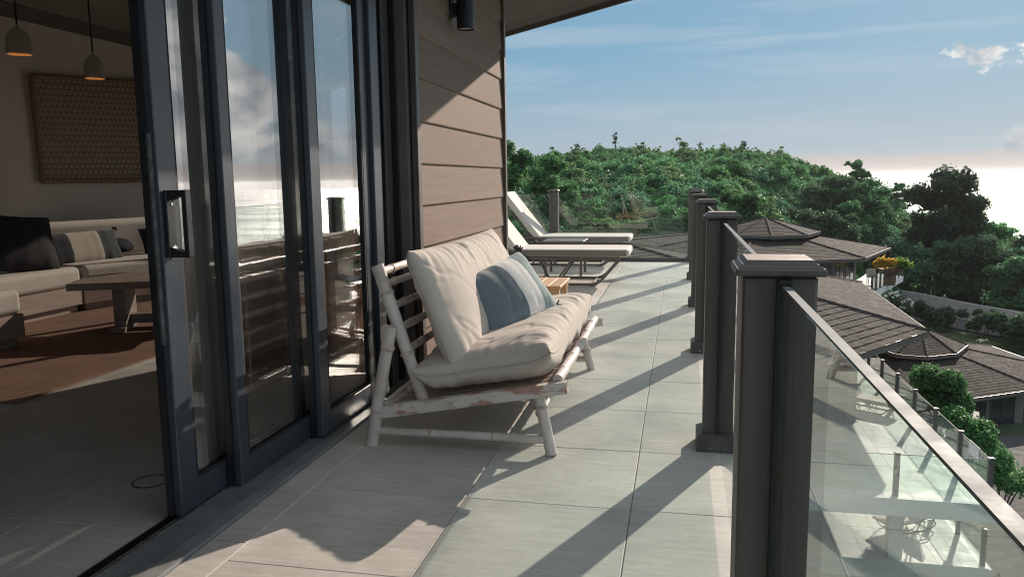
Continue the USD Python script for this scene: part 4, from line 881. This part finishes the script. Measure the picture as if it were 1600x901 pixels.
# ------------------------------------------------------------------ neighbouring villas
def facet(par, p0, p1, ap, n, name='roof_facet', m='shingle_far', lip=.022, label=None):
    p0, p1, ap = (np.asarray(q, float) for q in (p0, p1, ap)); nn = np.cross(p1 - p0, ap - p0); nn /= np.linalg.norm(nn); nn *= np.sign(nn[2]); mb = MB()
    for k in range(n):
        t0, t1 = k / n, (k + 1) / n; a0, b0, a1, b1 = p0 + (ap - p0) * t0, p1 + (ap - p1) * t0, p0 + (ap - p0) * t1, p1 + (ap - p1) * t1
        mb.add([a0, b0, a0 + nn * lip, b0 + nn * lip, a1, b1], [[0, 1, 3, 2], [2, 3, 5, 4]])
    return obj(par, name, mb, m, label=label)
def hip(par, a, b, r=.06, lift=.03, m='shingle'):
    a, b = np.asarray(a, float) + [0, 0, lift], np.asarray(b, float) + [0, 0, lift]; L = np.linalg.norm(b - a); n = max(int(L / .34), 2); mb = MB()
    d = (b - a) / L; s = np.cross(d, [0, 0, 1.0]); s /= np.linalg.norm(s); u = np.cross(s, d)
    for k in range(n):
        q0, q1 = a + d * L * k / n, a + d * L * (k + 1.12) / n
        v = [q0 - s * 2.0 * r - u * .05 + u * .02, q0 + u * .035, q0 + s * 2.0 * r - u * .05 + u * .02, q1 - s * 2.0 * r - u * .05, q1 + u * .015, q1 + s * 2.0 * r - u * .05]
        mb.add(v, [[0, 1, 4, 3], [1, 2, 5, 4]])
    return obj(par, 'hip_cap', mb, m)
def eaves(par, corners, h=.16, t=.03, drip=True):
    P = [np.asarray(c, float) for c in corners]; fm, dm = MB(), MB()
    for a, b in zip(P, P[1:] + P[:1]):
        fm.add(*wallbox(b[:2], a[:2], a[2] - h, a[2] - .002, -t).get()); dm.add(*wallbox(b[:2], a[:2], a[2] - .0015, a[2] + .024, -.04).get())
    obj(par, 'fascia', fm, 'fascia'); obj(par, 'drip_edge', dm, 'drip')
    m = trimesh.creation.extrude_polygon(Polygon([p[:2] for p in P]).buffer(-.05), .02, engine='earcut'); m.apply_translation([0, 0, P[0][2] - .12]); obj(par, 'soffit', (m.vertices, m.faces), 'fascia')

# --- the villa just below (its octagonal roof, terrace and the storey under it)
EB = -3.4
vb = thing('villa', 'octagonal shingle roofed villa just below the balustrade, with white terraces', 'house', (3, 25, -6.05))
cb = [(7.19, 24.57), (7.62, 35.6), (3.2, 40.2), (-5.5, 40.0), (-11.0, 35.0), (-11.0, 24.0), (-6.5, 17.6), (1.45, 17.0)]
CB = [np.array([*c, EB]) for c in cb]; AB = np.array([-2.4, 29.2, -1.15])
for k in range(8):
    if k == 7: continue
    facet(vb, CB[k], CB[(k + 1) % 8], AB, 34)
for k in range(8): hip(vb, CB[k], AB, lift=.05)
# the facet that faces the deck: single shingles
p0, p1 = CB[7], CB[0]; nn = np.cross(p1 - p0, AB - p0); nn /= np.linalg.norm(nn); nn *= np.sign(nn[2]); items = []
NC = 34
for k in range(NC):
    t0, t1 = k / NC, (k + 1) / NC; a0, b0, a1, b1 = p0 + (AB - p0) * t0, p1 + (AB - p1) * t0, p0 + (AB - p0) * t1, p1 + (AB - p1) * t1
    n_ = max(int(np.linalg.norm(b0 - a0) / .34), 1); offs = [0.0] + [(q + (.5 if k % 2 else 0) + rng.uniform(-.06, .06)) / (n_ + .5) for q in range(1, n_ + 1)] + [1.0]
    offs = sorted(o_ for o_ in offs if 0 <= o_ <= 1)
    for ua, ub in zip(offs[:-1], offs[1:]):
        if ub - ua < .01: continue
        g_ = .006 / np.linalg.norm(b0 - a0); h_ = rng.uniform(.016, .030)
        A0, B0, A1, B1 = a0 + (b0 - a0) * (ua + g_), a0 + (b0 - a0) * (ub - g_), a1 + (b1 - a1) * (ua + g_), a1 + (b1 - a1) * (ub - g_)
        v = [A0, B0, A0 + nn * h_, B0 + nn * h_, A1 + nn * .003, B1 + nn * .003]
        items.append((np.linalg.norm((A0 + B0) / 2 - CB[0]), v))
items.sort(key=lambda q: q[0]); SF = [[0, 1, 3, 2], [2, 3, 5, 4], [0, 2, 4], [1, 5, 3]]
restm = MB()
for n_, (dist, v) in enumerate(items):
    mb = MB().add(v, SF[:2]).add(v, SF[2:])
    if n_ < 295: obj(vb, 'shingle', mb, 'shingle')
    else: restm.add(*mb.get())
obj(vb, 'shingle_field', restm, 'shingle', kind='stuff')
mb = MB().add([p0 - nn * .004, p1 - nn * .004, AB - nn * .004], [[0, 1, 2]]); obj(vb, 'roof_felt', mb, 'fascia')
eaves(vb, CB)
FZ = -6.05
wb = [(5.15, 24.0), (5.15, 36.0), (1.0, 39), (-8, 38), (-9, 24), (-5, 19.8), (.6, 19.4)]
for a, b in zip(wb, wb[1:] + wb[:1]): obj(vb, 'wall', wallbox(a, b, FZ, EB - .13, .2), 'house_wall')
for a in (24.6, 26.6, 28.6, 30.6):
    obj(vb, 'window', MB().box((5.142, a, FZ + .1), (5.158, a + 1.6, FZ + 2.2)), 'dark_window'); obj(vb, 'window_frame', MB().box((5.138, a - .07, FZ + .02), (5.17, a - .002, FZ + 2.3)), 'alu')
dv = np.array([5.15 - .6, 24.0 - 19.4]); dl = np.linalg.norm(dv); dv /= dl
for s in (.5, 2.4, 4.3):
    a = np.array([.6, 19.4]) + dv * s; obj(vb, 'window', wallbox(a, a + dv * 1.7, FZ + .1, FZ + 2.2, -.012), 'dark_window')
obj(vb, 'terrace_slab', MB().box((-2, 18.2, FZ - .40), (6.90, 33, FZ - .022)), 'white_render')
for k in range(15):
    for q in range(8): tile(vb, 2.22 + .6 * q, 18.22 + .9 * k, 2.82 + .6 * q if q < 7 else 6.89, 19.12 + .9 * k, FZ, 'terrace_tile', Polygon([(2.2, 18.2), (6.89, 18.2), (6.89, 33), (5.2, 33), (5.2, 24), (2.2, 20.9)]), lip=.003)
obj(vb, 'column', MB().box((5.62, 21.65, -9.05), (5.98, 22.0, FZ - .4005)), 'white_render')
obj(vb, 'column', MB().box((5.62, 28.65, -9.05), (5.98, 29.0, FZ - .4005)), 'white_render')
G2 = -9.05
obj(vb, 'lower_slab', MB().box((-2, 21.4, G2 - .5), (8.1, 33, G2 - .022)), 'white_render')
for k in range(9):
    for q in range(10): tile(vb, 2.02 + .6 * q, 21.42 + .9 * k, 2.62 + .6 * q, 22.32 + .9 * k, G2, 'terrace_tile', lip=.003)
obj(vb, 'lower_wall', wallbox((2.0, 25.5), (5.0, 30.5), G2, FZ - .4005, .2), 'house_wall'); obj(vb, 'lower_wall', wallbox((-2.0, 25.0), (2.0, 25.5), G2, FZ - .4005, .2), 'house_wall')
for s in (.4, 2.2): 
    a = np.array([2.0, 25.5]) + np.array([3, 5.0]) / np.hypot(3, 5) * s; obj(vb, 'window', wallbox(a, a + np.array([3, 5.0]) / np.hypot(3, 5) * 1.5, G2 + .1, G2 + 2.1, -.012), 'dark_window')
obj(vb, 'base_wall', MB().box((-8, 22, -14), (7.9, 37, G2 - .5005)), 'concrete')
def far_rail(label, pts, z, Hh=1.01, spacing=1.9, post_w=.055):
    t = thing('glass_balustrade', label, 'railing', (*pts[0], z)); done = set()
    for a, b in zip(pts[:-1], pts[1:]):
        a, b = np.array(a, float), np.array(b, float); L = np.linalg.norm(b - a); n = max(int(round(L / spacing)), 1); d = (b - a) / L
        for k in range(n + 1):
            q = a + d * L * k / n; key = tuple(np.round(q, 2))
            if key not in done: done.add(key); rail_post(t, q[0], q[1], z, Hh, post_w, fine=False)
        for k in range(n):
            q0, q1 = a + d * (L * k / n + post_w + .012), a + d * (L * (k + 1) / n - post_w - .012)
            g = obj(t, 'glass_pane', wallbox(q0, q1, z + .06, z + Hh - .06, .012), 'rail_glass'); obj(g, 'ground_edge', wallbox(q0, q1, z + Hh - .0598, z + Hh - .045, .014), 'edge')
    return t
far_rail('glass balustrade with dark posts around the upper white terrace of the villa below', [(2.96, 18.44), (6.79, 18.44), (6.79, 18.44 + 1.92 * 7)], FZ)
far_rail('glass balustrade on the lowest white terrace under the villa below', [(7.92, 21.6), (7.92, 32.9)], G2)
copy_of(L1, 'sun_lounger', (6.35, 24.6, FZ), rotz=math.radians(-35), label='cream sun lounger on the upper white terrace of the villa below')
copy_of(L1, 'sun_lounger', (5.6, 23.4, G2), rotz=math.radians(-150), label='cream sun lounger on the lowest white terrace in the shade')
tw = thing('towel', 'white towel hung over the balustrade glass of the villa below', 'towel', (6.79, 19.4, FZ + .96))
yy, ss = np.meshgrid(np.linspace(19.1, 19.75, 14), np.linspace(-.32, .26, 21), indexing='ij')
zz = FZ + .972 - np.abs(ss) + .012 * np.cos(ss * 20); xx = 6.798 + np.sign(ss) * np.minimum(np.abs(ss), .02) + .008 * np.sin(yy * 30 + ss * 4) * np.sign(ss) * np.minimum(np.abs(ss) * 6, 1)
i, j = np.meshgrid(np.arange(13), np.arange(20), indexing='ij'); f = np.stack([i * 21 + j, (i + 1) * 21 + j, (i + 1) * 21 + j + 1, i * 21 + j + 1], -1).reshape(-1, 4)
obj(tw, 'cloth', (np.stack([xx, yy, zz], -1).reshape(-1, 3), np.vstack([f[:, [0, 1, 2]], f[:, [0, 2, 3]]])), 'white', smooth=True)

def octagon(c, r, rot): return [np.array([c[0] + r * math.sin(rot + k * math.pi / 4), c[1] + r * math.cos(rot + k * math.pi / 4)]) for k in range(8)]
def two_tier_villa(label, eave_c, eave_z, cup_c, cup_z, apex_pt, wall_in, floor_z, nfac=26, ncup=14):
    t = thing('villa', label, 'house', (*np.mean(eave_c, 0), floor_z))
    E_ = [np.array([*p, eave_z]) for p in eave_c]; Cc = [np.array([*p, cup_z]) for p in cup_c]; cen = np.mean(cup_c, 0); A0 = np.array([*cen, cup_z + .30])
    n = len(E_)
    for k in range(n): facet(t, E_[k], E_[(k + 1) % n], A0, nfac, lip=.012)
    for k in range(n): hip(t, E_[k], A0, lift=.04)
    eaves(t, E_)
    inner = [cen + (p - cen) * .90 for p in cup_c]
    for k in range(n): obj(t, 'clerestory', wallbox(inner[k], inner[(k + 1) % n], cup_z - .75, cup_z - .02, .05), 'dark_window')
    for k in range(n): facet(t, Cc[k], Cc[(k + 1) % n], apex_pt, ncup, lip=.012)
    for k in range(n): hip(t, Cc[k], apex_pt, lift=.03)
    fm, dm = MB(), MB()
    for a, b in zip(Cc, Cc[1:] + Cc[:1]): fm.add(*wallbox(b[:2], a[:2], a[2] - .14, a[2] - .002, -.03).get()); dm.add(*wallbox(b[:2], a[:2], a[2] - .0015, a[2] + .05, -.045).get())
    obj(t, 'upper_fascia', fm, 'fascia'); obj(t, 'upper_drip_edge', dm, 'drip')
    ec = np.mean(eave_c, 0); w = [ec + (p - ec) * wall_in for p in eave_c]
    for k in range(n): obj(t, 'wall', wallbox(w[k], w[(k + 1) % n], floor_z, eave_z - .13, .2), 'house_wall')
    for k in range(n):
        a, b = w[k], w[(k + 1) % n]; d = (b - a) / np.linalg.norm(b - a); L = np.linalg.norm(b - a)
        for q in range(2):
            s0 = L * (.10 + .42 * q); f_ = obj(t, 'window', wallbox(a + d * s0, a + d * (s0 + L * .36), floor_z + .05, floor_z + 2.15, -.014), 'dark_window')
            fr = MB()
            for e in (0, L * .18 - .03, L * .36 - .06): fr.add(*wallbox(a + d * (s0 + e), a + d * (s0 + e + .06), floor_z + .02, floor_z + 2.2, -.03).get())
            obj(f_, 'frame', fr, 'alu')
    return t
# the roof with a raised lantern beyond
ec = [(9.78, 45.08), (12.76, 52.0), (9.9, 59.2), (2.9, 62.2), (-4.1, 59.3), (-7.0, 52.3), (-4.0, 45.2), (2.9, 42.3)]
cc = octagon((5.35, 51.4), 3.75, math.radians(-12))
cc = [(7.30, 48.38), (8.59, 51.75), (7.2, 54.9), (4.6, 55.9), (2.3, 54.6), (1.5, 51.2), (3.2, 48.0), (5.2, 47.5)]
va = two_tier_villa('octagonal villa with a raised roof lantern in front of the green hill', ec, -3.3, cc, -2.3, np.array([5.25, 51.6, -1.40]), .80, -5.6)
obj(va, 'terrace_slab', MB().prism([(8.6, 47.3), (11.0, 48.3), (14.75, 56.7), (12.9, 58.5), (10.5, 52)], -5.95, -5.6), 'white_render')
obj(va, 'base_wall', MB().prism([(9.2, 48.3), (12.3, 56.0), (4, 60), (-5, 56), (-3, 46), (4, 44)], -11, -5.96), 'concrete')
far_rail('balcony balustrade with close dark posts under the lantern roofed villa', [(10.95, 48.5), (14.6, 56.5)], -5.6, 1.0, 1.05, .05)
pc = thing('white_chair', 'white chair on the balcony of the lantern roofed villa', 'chair', (11.75, 52.2, -5.6))
o = np.array([11.75, 52.2, -5.6])
for dx in (-.22, .22):
    for dy in (-.22, .22): obj(pc, 'leg', MB().box(o + [dx - .02, dy - .02, 0], o + [dx + .02, dy + .02, .42]), 'white')
obj(pc, 'seat', MB().cbox(o + [-.27, -.27, .4205], o + [.27, .27, .50], .02), 'white'); obj(pc, 'backrest', MB().cbox(o + [-.27, .20, .501], o + [.27, .27, .95], .02), 'white')
# the big roof at the lower right
e3 = [(9.6, 38.6), (12.41, 37.84), (16.9, 40.6), (19.2, 45.6), (18.2, 50.6), (14.0, 53.0), (9.4, 51.2), (7.6, 45.0)]
c3 = [(10.9, 42.6), (12.3, 42.2), (14.0, 43.2), (15.3, 45.6), (14.9, 47.9), (13.2, 49.2), (11.0, 48.3), (10.0, 45.3)]
vc = two_tier_villa('large brown shingle roofed villa at the lower right below the grey wall', e3, -9.0, c3, -8.0, np.array([12.9, 45.6, -7.05]), .86, -11.5)
obj(vc, 'shutter', wallbox((14.9, 40.45), (16.1, 41.2), -11.3, -9.2, -.03), 'terracotta')

# ------------------------------------------------------------------ grey wall, road and paths
wallp = [(16.2, 79.0), (19.9, 72.2), (22.3, 66.6), (25.2, 61.5), (30, 54.5)]
gw = thing('retaining_wall', 'long pale grey retaining wall running under the dark trees at the right', 'wall', (22.3, 66.6, -10.5))
for a, b in zip(wallp[:-1], wallp[1:]): obj(gw, 'wall_section', wallbox(b, a, -12.0, -8.85, .3), 'concrete')
tag(obj(None, 'road', MB().prism([(16, 78), (22, 66.2), (29.6, 54.2), (27.2, 52.5), (20.2, 62.5), (14.5, 73)], -11.2, -10.15), 'asphalt'), kind='structure')
tag(obj(None, 'lawn', MB().prism([(15, 70), (20, 62.2), (22.6, 58), (18.8, 56), (14.5, 62)], -11.2, -10.20), 'lawn'), kind='structure')
tag(obj(None, 'path', MB().prism([(8.6, 26), (9.9, 27), (12.6, 36.2), (11.5, 37), (8.8, 33)], -12, -10.6), 'path'), kind='structure')
tag(obj(None, 'driveway', MB().prism([(8.0, 20), (12.5, 19), (17.0, 30), (17.5, 39), (12.5, 37.2), (9.5, 31), (8.1, 24)], -12, -10.55), 'asphalt'), kind='structure')
gwall = thing('garden_wall', 'low grey slab wall beside the green plants at the lower right', 'wall', (10, 30, -9))
obj(gwall, 'slab', MB().prism([(9.3, 29.5), (10.3, 29.0), (11.6, 33.0), (10.3, 33.5)], -11.5, -8.1), 'concrete')
# ------------------------------------------------------------------ vegetation
def leaves(centers, radii, n, size, seed, up=.35, flat=1.0, elong=1.6):
    """small bent leaf blades spread over and through clumps"""
    r = np.random.default_rng(seed); centers, radii = np.asarray(centers, float), np.asarray(radii, float); w = radii ** 2; k = r.choice(len(centers), n, p=w / w.sum())
    d = r.normal(size=(n, 3)); d /= np.linalg.norm(d, axis=1, keepdims=True); d[:, 2] = np.where(d[:, 2] < -.35, -d[:, 2] * .6, d[:, 2])
    rad = radii[k] * (r.random(n) ** .35) * r.uniform(.85, 1.12, n); p = centers[k] + d * rad[:, None] * [1, 1, flat]
    nn = d * .7 + r.normal(size=(n, 3)) * .55 + [0, 0, up]; nn /= np.linalg.norm(nn, axis=1, keepdims=True)
    t = np.cross(nn, r.normal(size=(n, 3))); t /= np.linalg.norm(t, axis=1, keepdims=True); s = np.cross(nn, t); sz = size * r.uniform(.6, 1.3, n)[:, None]
    a, b, c, e = p - t * sz * elong * .5, p + s * sz * .5 + nn * sz * .12, p + t * sz * elong * .5 - nn * sz * .1, p - s * sz * .5 + nn * sz * .12
    v = np.stack([a, b, c, e], 1).reshape(-1, 3); i = np.arange(n)[:, None] * 4
    return v, np.vstack([i + [0, 1, 2], i + [0, 2, 3]])
def clumps(rg, n, R, H, z0=.0):
    th, q = rg.uniform(0, 2 * np.pi, n), np.sqrt(rg.random(n)) * R * .72; z = z0 + rg.uniform(.25, .8, n) * H * (1 - (q / R) ** 2 * .5)
    return np.stack([q * np.cos(th), q * np.sin(th), z], 1), rg.uniform(.30, .52, n) * R
# the scrub that covers the hill as one mass
scrub = UsdGeom.PointInstancer.Define(stage, '/World/hillside_scrub'); protos = []
mats = ['leaf_mid', 'leaf_bright', 'leaf_blue', 'leaf_dry', 'leaf_mid', 'leaf_dark', 'leaf_bright', 'leaf_mid']
UsdGeom.Scope.Define(stage, '/World/hillside_scrub/bushes')
for k, mname in enumerate(mats):
    rg = np.random.default_rng(100 + k); c, rd = clumps(rg, 15, 1.0, .95 if k % 3 else 1.2, -.15); v, f = leaves(c, rd * .92, 2300, .10 if k % 2 else .085, 200 + k)
    if k in (3, 6):
        v2, f2 = leaves(np.array([[0, 0, 1.1], [.15, .1, 1.35], [-.2, .1, 1.05]]), np.array([.22, .14, .18]), 120, .085, 300 + k); f = np.vstack([f, f2 + len(v)]); v = np.vstack([v, v2])
    usdkit.mesh(stage, f'/World/hillside_scrub/bushes/bush_{k:03d}', (v, f), M[mname]); protos.append(f'/World/hillside_scrub/bushes/bush_{k:03d}')
rg = np.random.default_rng(11); pts, scl, idx, rot = [], [], [], []
def scatter(n, az0, az1, r0, r1, s0, s1, weights=None):
    az = np.radians(rg.uniform(az0, az1, n)); r = np.sqrt(rg.uniform(r0 ** 2, r1 ** 2, n)); x, y = r * np.sin(az), r * np.cos(az); z = ground_z(x, y)
    for q in range(n):
        if any((x[q] - cx) ** 2 + (y[q] - cy) ** 2 < cr ** 2 for cx, cy, cr in ((3, 52, 12.5), (13, 45.5, 9.5), (-2.5, 28.5, 13.0), (5, 30, 9), (10.5, 32, 4.5), (12.5, 56, 5.5))): continue
        if 13.5 < math.degrees(az[q]) < 29 and 46 < r[q] < 79 : continue
        s = rg.uniform(s0, s1); pts.append((x[q], y[q], z[q] - .25 * s)); scl.append((s * rg.uniform(.85, 1.2), s * rg.uniform(.85, 1.2), s * rg.uniform(.8, 1.15)))
        patch = meshkit.noise(np.array([x[q] * .07, y[q] * .07, 3.3]), 5); w = np.array([2, 1, 1.5, 1, 2, .7, .9, 2]) * ([1, 2.4, .6, 1, 1, .4, 2.2, 1] if patch > .55 else [1, .5, 1.6, 1, 1, 1.4, .5, 1])
        idx.append(int(rg.choice(8, p=w / w.sum()))); rot.append(rg.uniform(0, 2 * np.pi))
scatter(5200, -17, 17, 66, 126, .6, 1.45)
scatter(1500, -17, 14, 38, 68, .6, 1.3)
scatter(230, -17, 15, 60, 112, 1.7, 2.7)
scatter(60, -17, 13, 55, 100, 2.6, 3.4)
scatter(1300, 15, 32, 80, 130, .9, 1.8)
scatter(500, 30, 62, 45, 150, 1.4, 2.8)
scatter(300, -40, -16, 40, 125, 1.2, 2.4)
scatter(220, 29, 60, 22, 48, .9, 1.8)
scrub.CreatePrototypesRel().SetTargets(protos)
scrub.CreateProtoIndicesAttr(Vt.IntArray(idx)); scrub.CreatePositionsAttr(Vt.Vec3fArray([Gf.Vec3f(*map(float, p)) for p in pts])); scrub.CreateScalesAttr(Vt.Vec3fArray([Gf.Vec3f(*map(float, s)) for s in scl]))
scrub.CreateOrientationsAttr(Vt.QuathArray([Gf.Quath(math.cos(a / 2), 0, 0, math.sin(a / 2)) for a in rot]))
scrub.GetPrim().SetCustomDataByKey('kind', 'stuff'); scrub.GetPrim().SetCustomDataByKey('label', 'dense green tropical scrub covering the rounded hill behind the villas'); scrub.GetPrim().SetCustomDataByKey('category', 'scrub')

def tree(label, base, H, R, mname, seed, nleaf=5000, lsize=.26, trunk=.45, group=None, name='tree', stems=1, hang=0.0):
    rg = np.random.default_rng(seed); o = np.asarray(base, float); t = thing(name, label, 'tree', o, group)
    tm, tips = MB(), []
    for s in range(stems):
        off = rg.normal(0, .25 * (stems > 1), 2); zz = np.linspace(-.4, H * .72, 9); cx = off[0] + np.cumsum(rg.normal(0, .05 * R / 3, 9)); cy = off[1] + np.cumsum(rg.normal(0, .05 * R / 3, 9)); r0 = .035 * H / math.sqrt(stems)
        p = o + np.stack([cx, cy, zz], 1); tm.tube(p, np.linspace(r0, r0 * .3, 9), 8)
        for b in range(7):
            k = rg.integers(3, 8); th = rg.uniform(0, 2 * np.pi); d = np.array([math.cos(th), math.sin(th), rg.uniform(.35, 1.0)]); L = R * rg.uniform(.5, .95); q = [p[k], p[k] + d * L * .5, p[k] + d * L + [0, 0, -.05 * L]]
            tm.tube(q, [r0 * .42, r0 * .25, r0 * .1], 6); tips.append(q[-1] - o); tips.append(q[1] - o + [0, 0, .3])
    obj(t, 'trunk', tm, 'bark', smooth=40)
    n = 16; th, q, z = rg.uniform(0, 2 * np.pi, n), np.sqrt(rg.random(n)) * R * .8, rg.uniform(trunk, .93, n)
    prof = np.sin(np.clip((z - trunk) / (1 - trunk), .12, .98) * np.pi * .82 + .35); extra = np.stack([q * prof * np.cos(th), q * prof * np.sin(th), z * H], 1)
    c = np.vstack([tips, extra]); c[:, 2] = np.clip(c[:, 2], trunk * H * .8, H * .93); rd = np.concatenate([rg.uniform(.20, .34, len(tips)), rg.uniform(.22, .40, n)]) * R
    v, f = leaves(c, rd, nleaf, lsize, seed + 1); obj(t, 'crown', (v + o, f), mname)
    return t
def gz(x, y, d=0.0): return float(ground_z(x, y)) - d
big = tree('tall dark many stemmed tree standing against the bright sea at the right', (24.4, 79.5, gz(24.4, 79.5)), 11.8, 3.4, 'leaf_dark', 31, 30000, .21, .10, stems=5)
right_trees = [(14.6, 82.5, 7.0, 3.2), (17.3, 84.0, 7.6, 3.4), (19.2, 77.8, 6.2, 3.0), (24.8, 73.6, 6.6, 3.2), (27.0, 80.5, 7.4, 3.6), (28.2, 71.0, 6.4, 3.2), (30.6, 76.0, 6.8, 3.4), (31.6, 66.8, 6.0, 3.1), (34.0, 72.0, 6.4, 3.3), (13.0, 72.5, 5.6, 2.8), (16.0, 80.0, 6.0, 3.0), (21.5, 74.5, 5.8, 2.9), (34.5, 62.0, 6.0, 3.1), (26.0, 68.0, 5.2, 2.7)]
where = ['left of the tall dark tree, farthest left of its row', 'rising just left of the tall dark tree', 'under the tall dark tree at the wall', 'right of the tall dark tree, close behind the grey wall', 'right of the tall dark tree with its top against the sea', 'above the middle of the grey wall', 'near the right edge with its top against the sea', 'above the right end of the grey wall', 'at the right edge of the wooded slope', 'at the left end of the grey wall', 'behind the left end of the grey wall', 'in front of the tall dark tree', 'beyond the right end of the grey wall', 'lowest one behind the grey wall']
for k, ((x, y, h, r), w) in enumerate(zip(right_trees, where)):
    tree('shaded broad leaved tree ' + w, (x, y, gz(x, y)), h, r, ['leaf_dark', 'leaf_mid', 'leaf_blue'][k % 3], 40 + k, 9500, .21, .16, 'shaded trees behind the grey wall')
tree('rounded bright green tree on the hillside above the far end post', (-10.6, 66.0, gz(-10.6, 66)), 5.6, 2.5, 'leaf_bright', 71, 7500, .20, .12)
tree('vivid green tree close to the siding corner at the left of the hill', (-15.6, 70.0, gz(-15.6, 70)), 6.4, 2.6, 'leaf_bright', 72, 6500, .24, .15)
tree('ragged tree standing up on the right shoulder of the hill', (22.6, 110.0, gz(22.6, 110)), 3.9, 1.7, 'leaf_mid', 73, 5200, .20, .10)
tree('small ragged tree on the falling right shoulder of the hill', (27.4, 110.0, gz(27.4, 110)), 3.2, 1.0, 'leaf_mid', 74, 2600, .20, .12)
tree('lime green bush tree just behind the roof lantern', (5.4, 66.0, gz(5.4, 66)), 5.0, 2.4, 'leaf_bright', 75, 5200, .24, .15)
for k, (x, y, h, lab) in enumerate(((-9.4, 117, 3.3, 'thin bare topped shrub sticking up on the hill crest at the left'), (2.6, 117.5, 2.3, 'thin shrub sticking up on the middle of the hill crest'), (8.6, 116, 2.2, 'thin shrub sticking up on the right part of the hill crest'), (-14.5, 113, 2.4, 'thin shrub on the left slope of the crest'))):
    tree(lab, (x, y, gz(x, y)), h, .55, 'leaf_dark', 80 + k, 160, .16, .6)
def shrub(name, label, base, R, H, mname, seed, n=1500, size=.12, cat='shrub', group=None, z0=.1, flowers=None):
    rg = np.random.default_rng(seed); o = np.asarray(base, float); t = thing(name, label, cat, o, group); c, rd = clumps(rg, 9, R, H, z0); v, f = leaves(c, rd, n, size, seed); obj(t, 'foliage', (v + o, f), mname)
    st = MB()
    for q in c[:6]: st.tube([o + [q[0] * .2, q[1] * .2, -.3], o + q * .6, o + q], [.03, .02, .01], 5)
    obj(t, 'stem', st, 'bark')
    if flowers:
        v, f = leaves(c + [0, 0, .12], rd, flowers[1], size * 1.2, seed + 5); obj(t, 'flowers', (v + o, f), flowers[0])
    return t
shrub('shrub', 'bright green leafy shrub growing behind the balustrade of the villa below', (8.15, 27.0, -7.2), 1.15, 2.4, 'leaf_bright', 91, 10500, .085)
shrub('shrub', 'green shrub between the balustrade of the villa below and its bright neighbour', (8.3, 24.4, -7.5), .95, 1.8, 'leaf_bright', 92, 7500, .08)
shrub('shrub', 'white flowering shrub beside the roof corner of the villa below', (15.2, 61.5, -10.6), 1.5, 3.4, 'leaf_dark', 93, 2600, .17, flowers=('petal', 420))
shrub('shrub', 'low grassy green plants beside the grey slab at the lower right', (10.2, 26.6, -9.2), 1.2, 1.5, 'leaf_bright', 94, 7500, .075)
shrub('shrub', 'red leaved shrub at the right edge beside the green plants', (11.3, 26.4, -9.0), .6, 1.2, 'leaf_red', 95, 1200, .10)
shrub('shrub', 'dry reddish bush in front of the big lower roof', (12.2, 35.6, -11.3), 1.2, 1.9, 'leaf_dry', 96, 1800, .10)
for k, (x, y) in enumerate(((16.6, 66.0), (18.3, 63.6), (19.6, 61.8), (20.9, 60.0), (22.0, 58.3), (22.8, 57.2))):
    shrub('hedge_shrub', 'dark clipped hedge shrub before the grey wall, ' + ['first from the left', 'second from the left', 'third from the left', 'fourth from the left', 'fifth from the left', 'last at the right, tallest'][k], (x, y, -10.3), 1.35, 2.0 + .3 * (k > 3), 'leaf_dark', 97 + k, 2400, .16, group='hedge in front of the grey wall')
for k, (x, y, lab) in enumerate(((-6.3, 44, 'yellow green bush beyond the far balustrade left of its post'), (-3.4, 42, 'pale flowering bush beyond the far balustrade right of its post'), (-1.6, 45, 'tall pale stemmed bush seen through the far balustrade glass'), (-8.2, 40, 'leafy bush behind the raised backs of the loungers'))):
    shrub('shrub', lab, (x, y, gz(x, y)), 1.5, 2.1, ['leaf_bright', 'leaf_dry', 'leaf_mid', 'leaf_mid'][k], 110 + k, 3000, .15, flowers=('petal', 160) if k == 1 else None)
pot = thing('potted_plant', 'yellow green croton in a wide bowl on the balcony of the lantern roofed villa', 'potted plant', (12.7, 52.0, -5.6)); po = np.array([12.75, 51.9, -5.6])
obj(pot, 'bowl', lathe([(.0001, .02), (.30, .0), (.36, .55), (.30, .62), (.72, .98), (.76, 1.04), (.70, 1.03), (.3, .8), (.0001, .8)], po, 24), 'clay_dark', smooth=30)
for k, (cs, mname) in enumerate((([[-.62, 0, 1.22], [-.25, .1, 1.32], [.05, -.2, 1.3], [.1, .3, 1.28]], 'leaf_yellow'), ([[.5, .1, 1.28], [.85, .3, 1.2], [1.1, .6, 1.12], [.6, -.2, 1.3]], 'leaf_lime'))):
    v, f = leaves(np.array(cs), np.array([.42, .40, .36, .34]), 330, .16, 121 + k, up=.25, elong=3.2); obj(pot, 'foliage', (v + po, f), mname)

# ------------------------------------------------------------------ air
HAZE = 0.00009
m = trimesh.creation.box(extents=(20400, 20400, 90)); m.apply_translation([0, 0, -76 + 45])
HZ = usdkit.material(stage, '/World/Looks/haze', {'v': ('principled_volume', {'color': (.90, .93, .96), 'density': HAZE, 'anisotropy': 0.6})}, [], volume='v.volume')
tag(obj(None, 'haze', (m.vertices, m.faces), HZ), 'faint sea haze lying over the whole hillside', 'haze', kind='stuff')
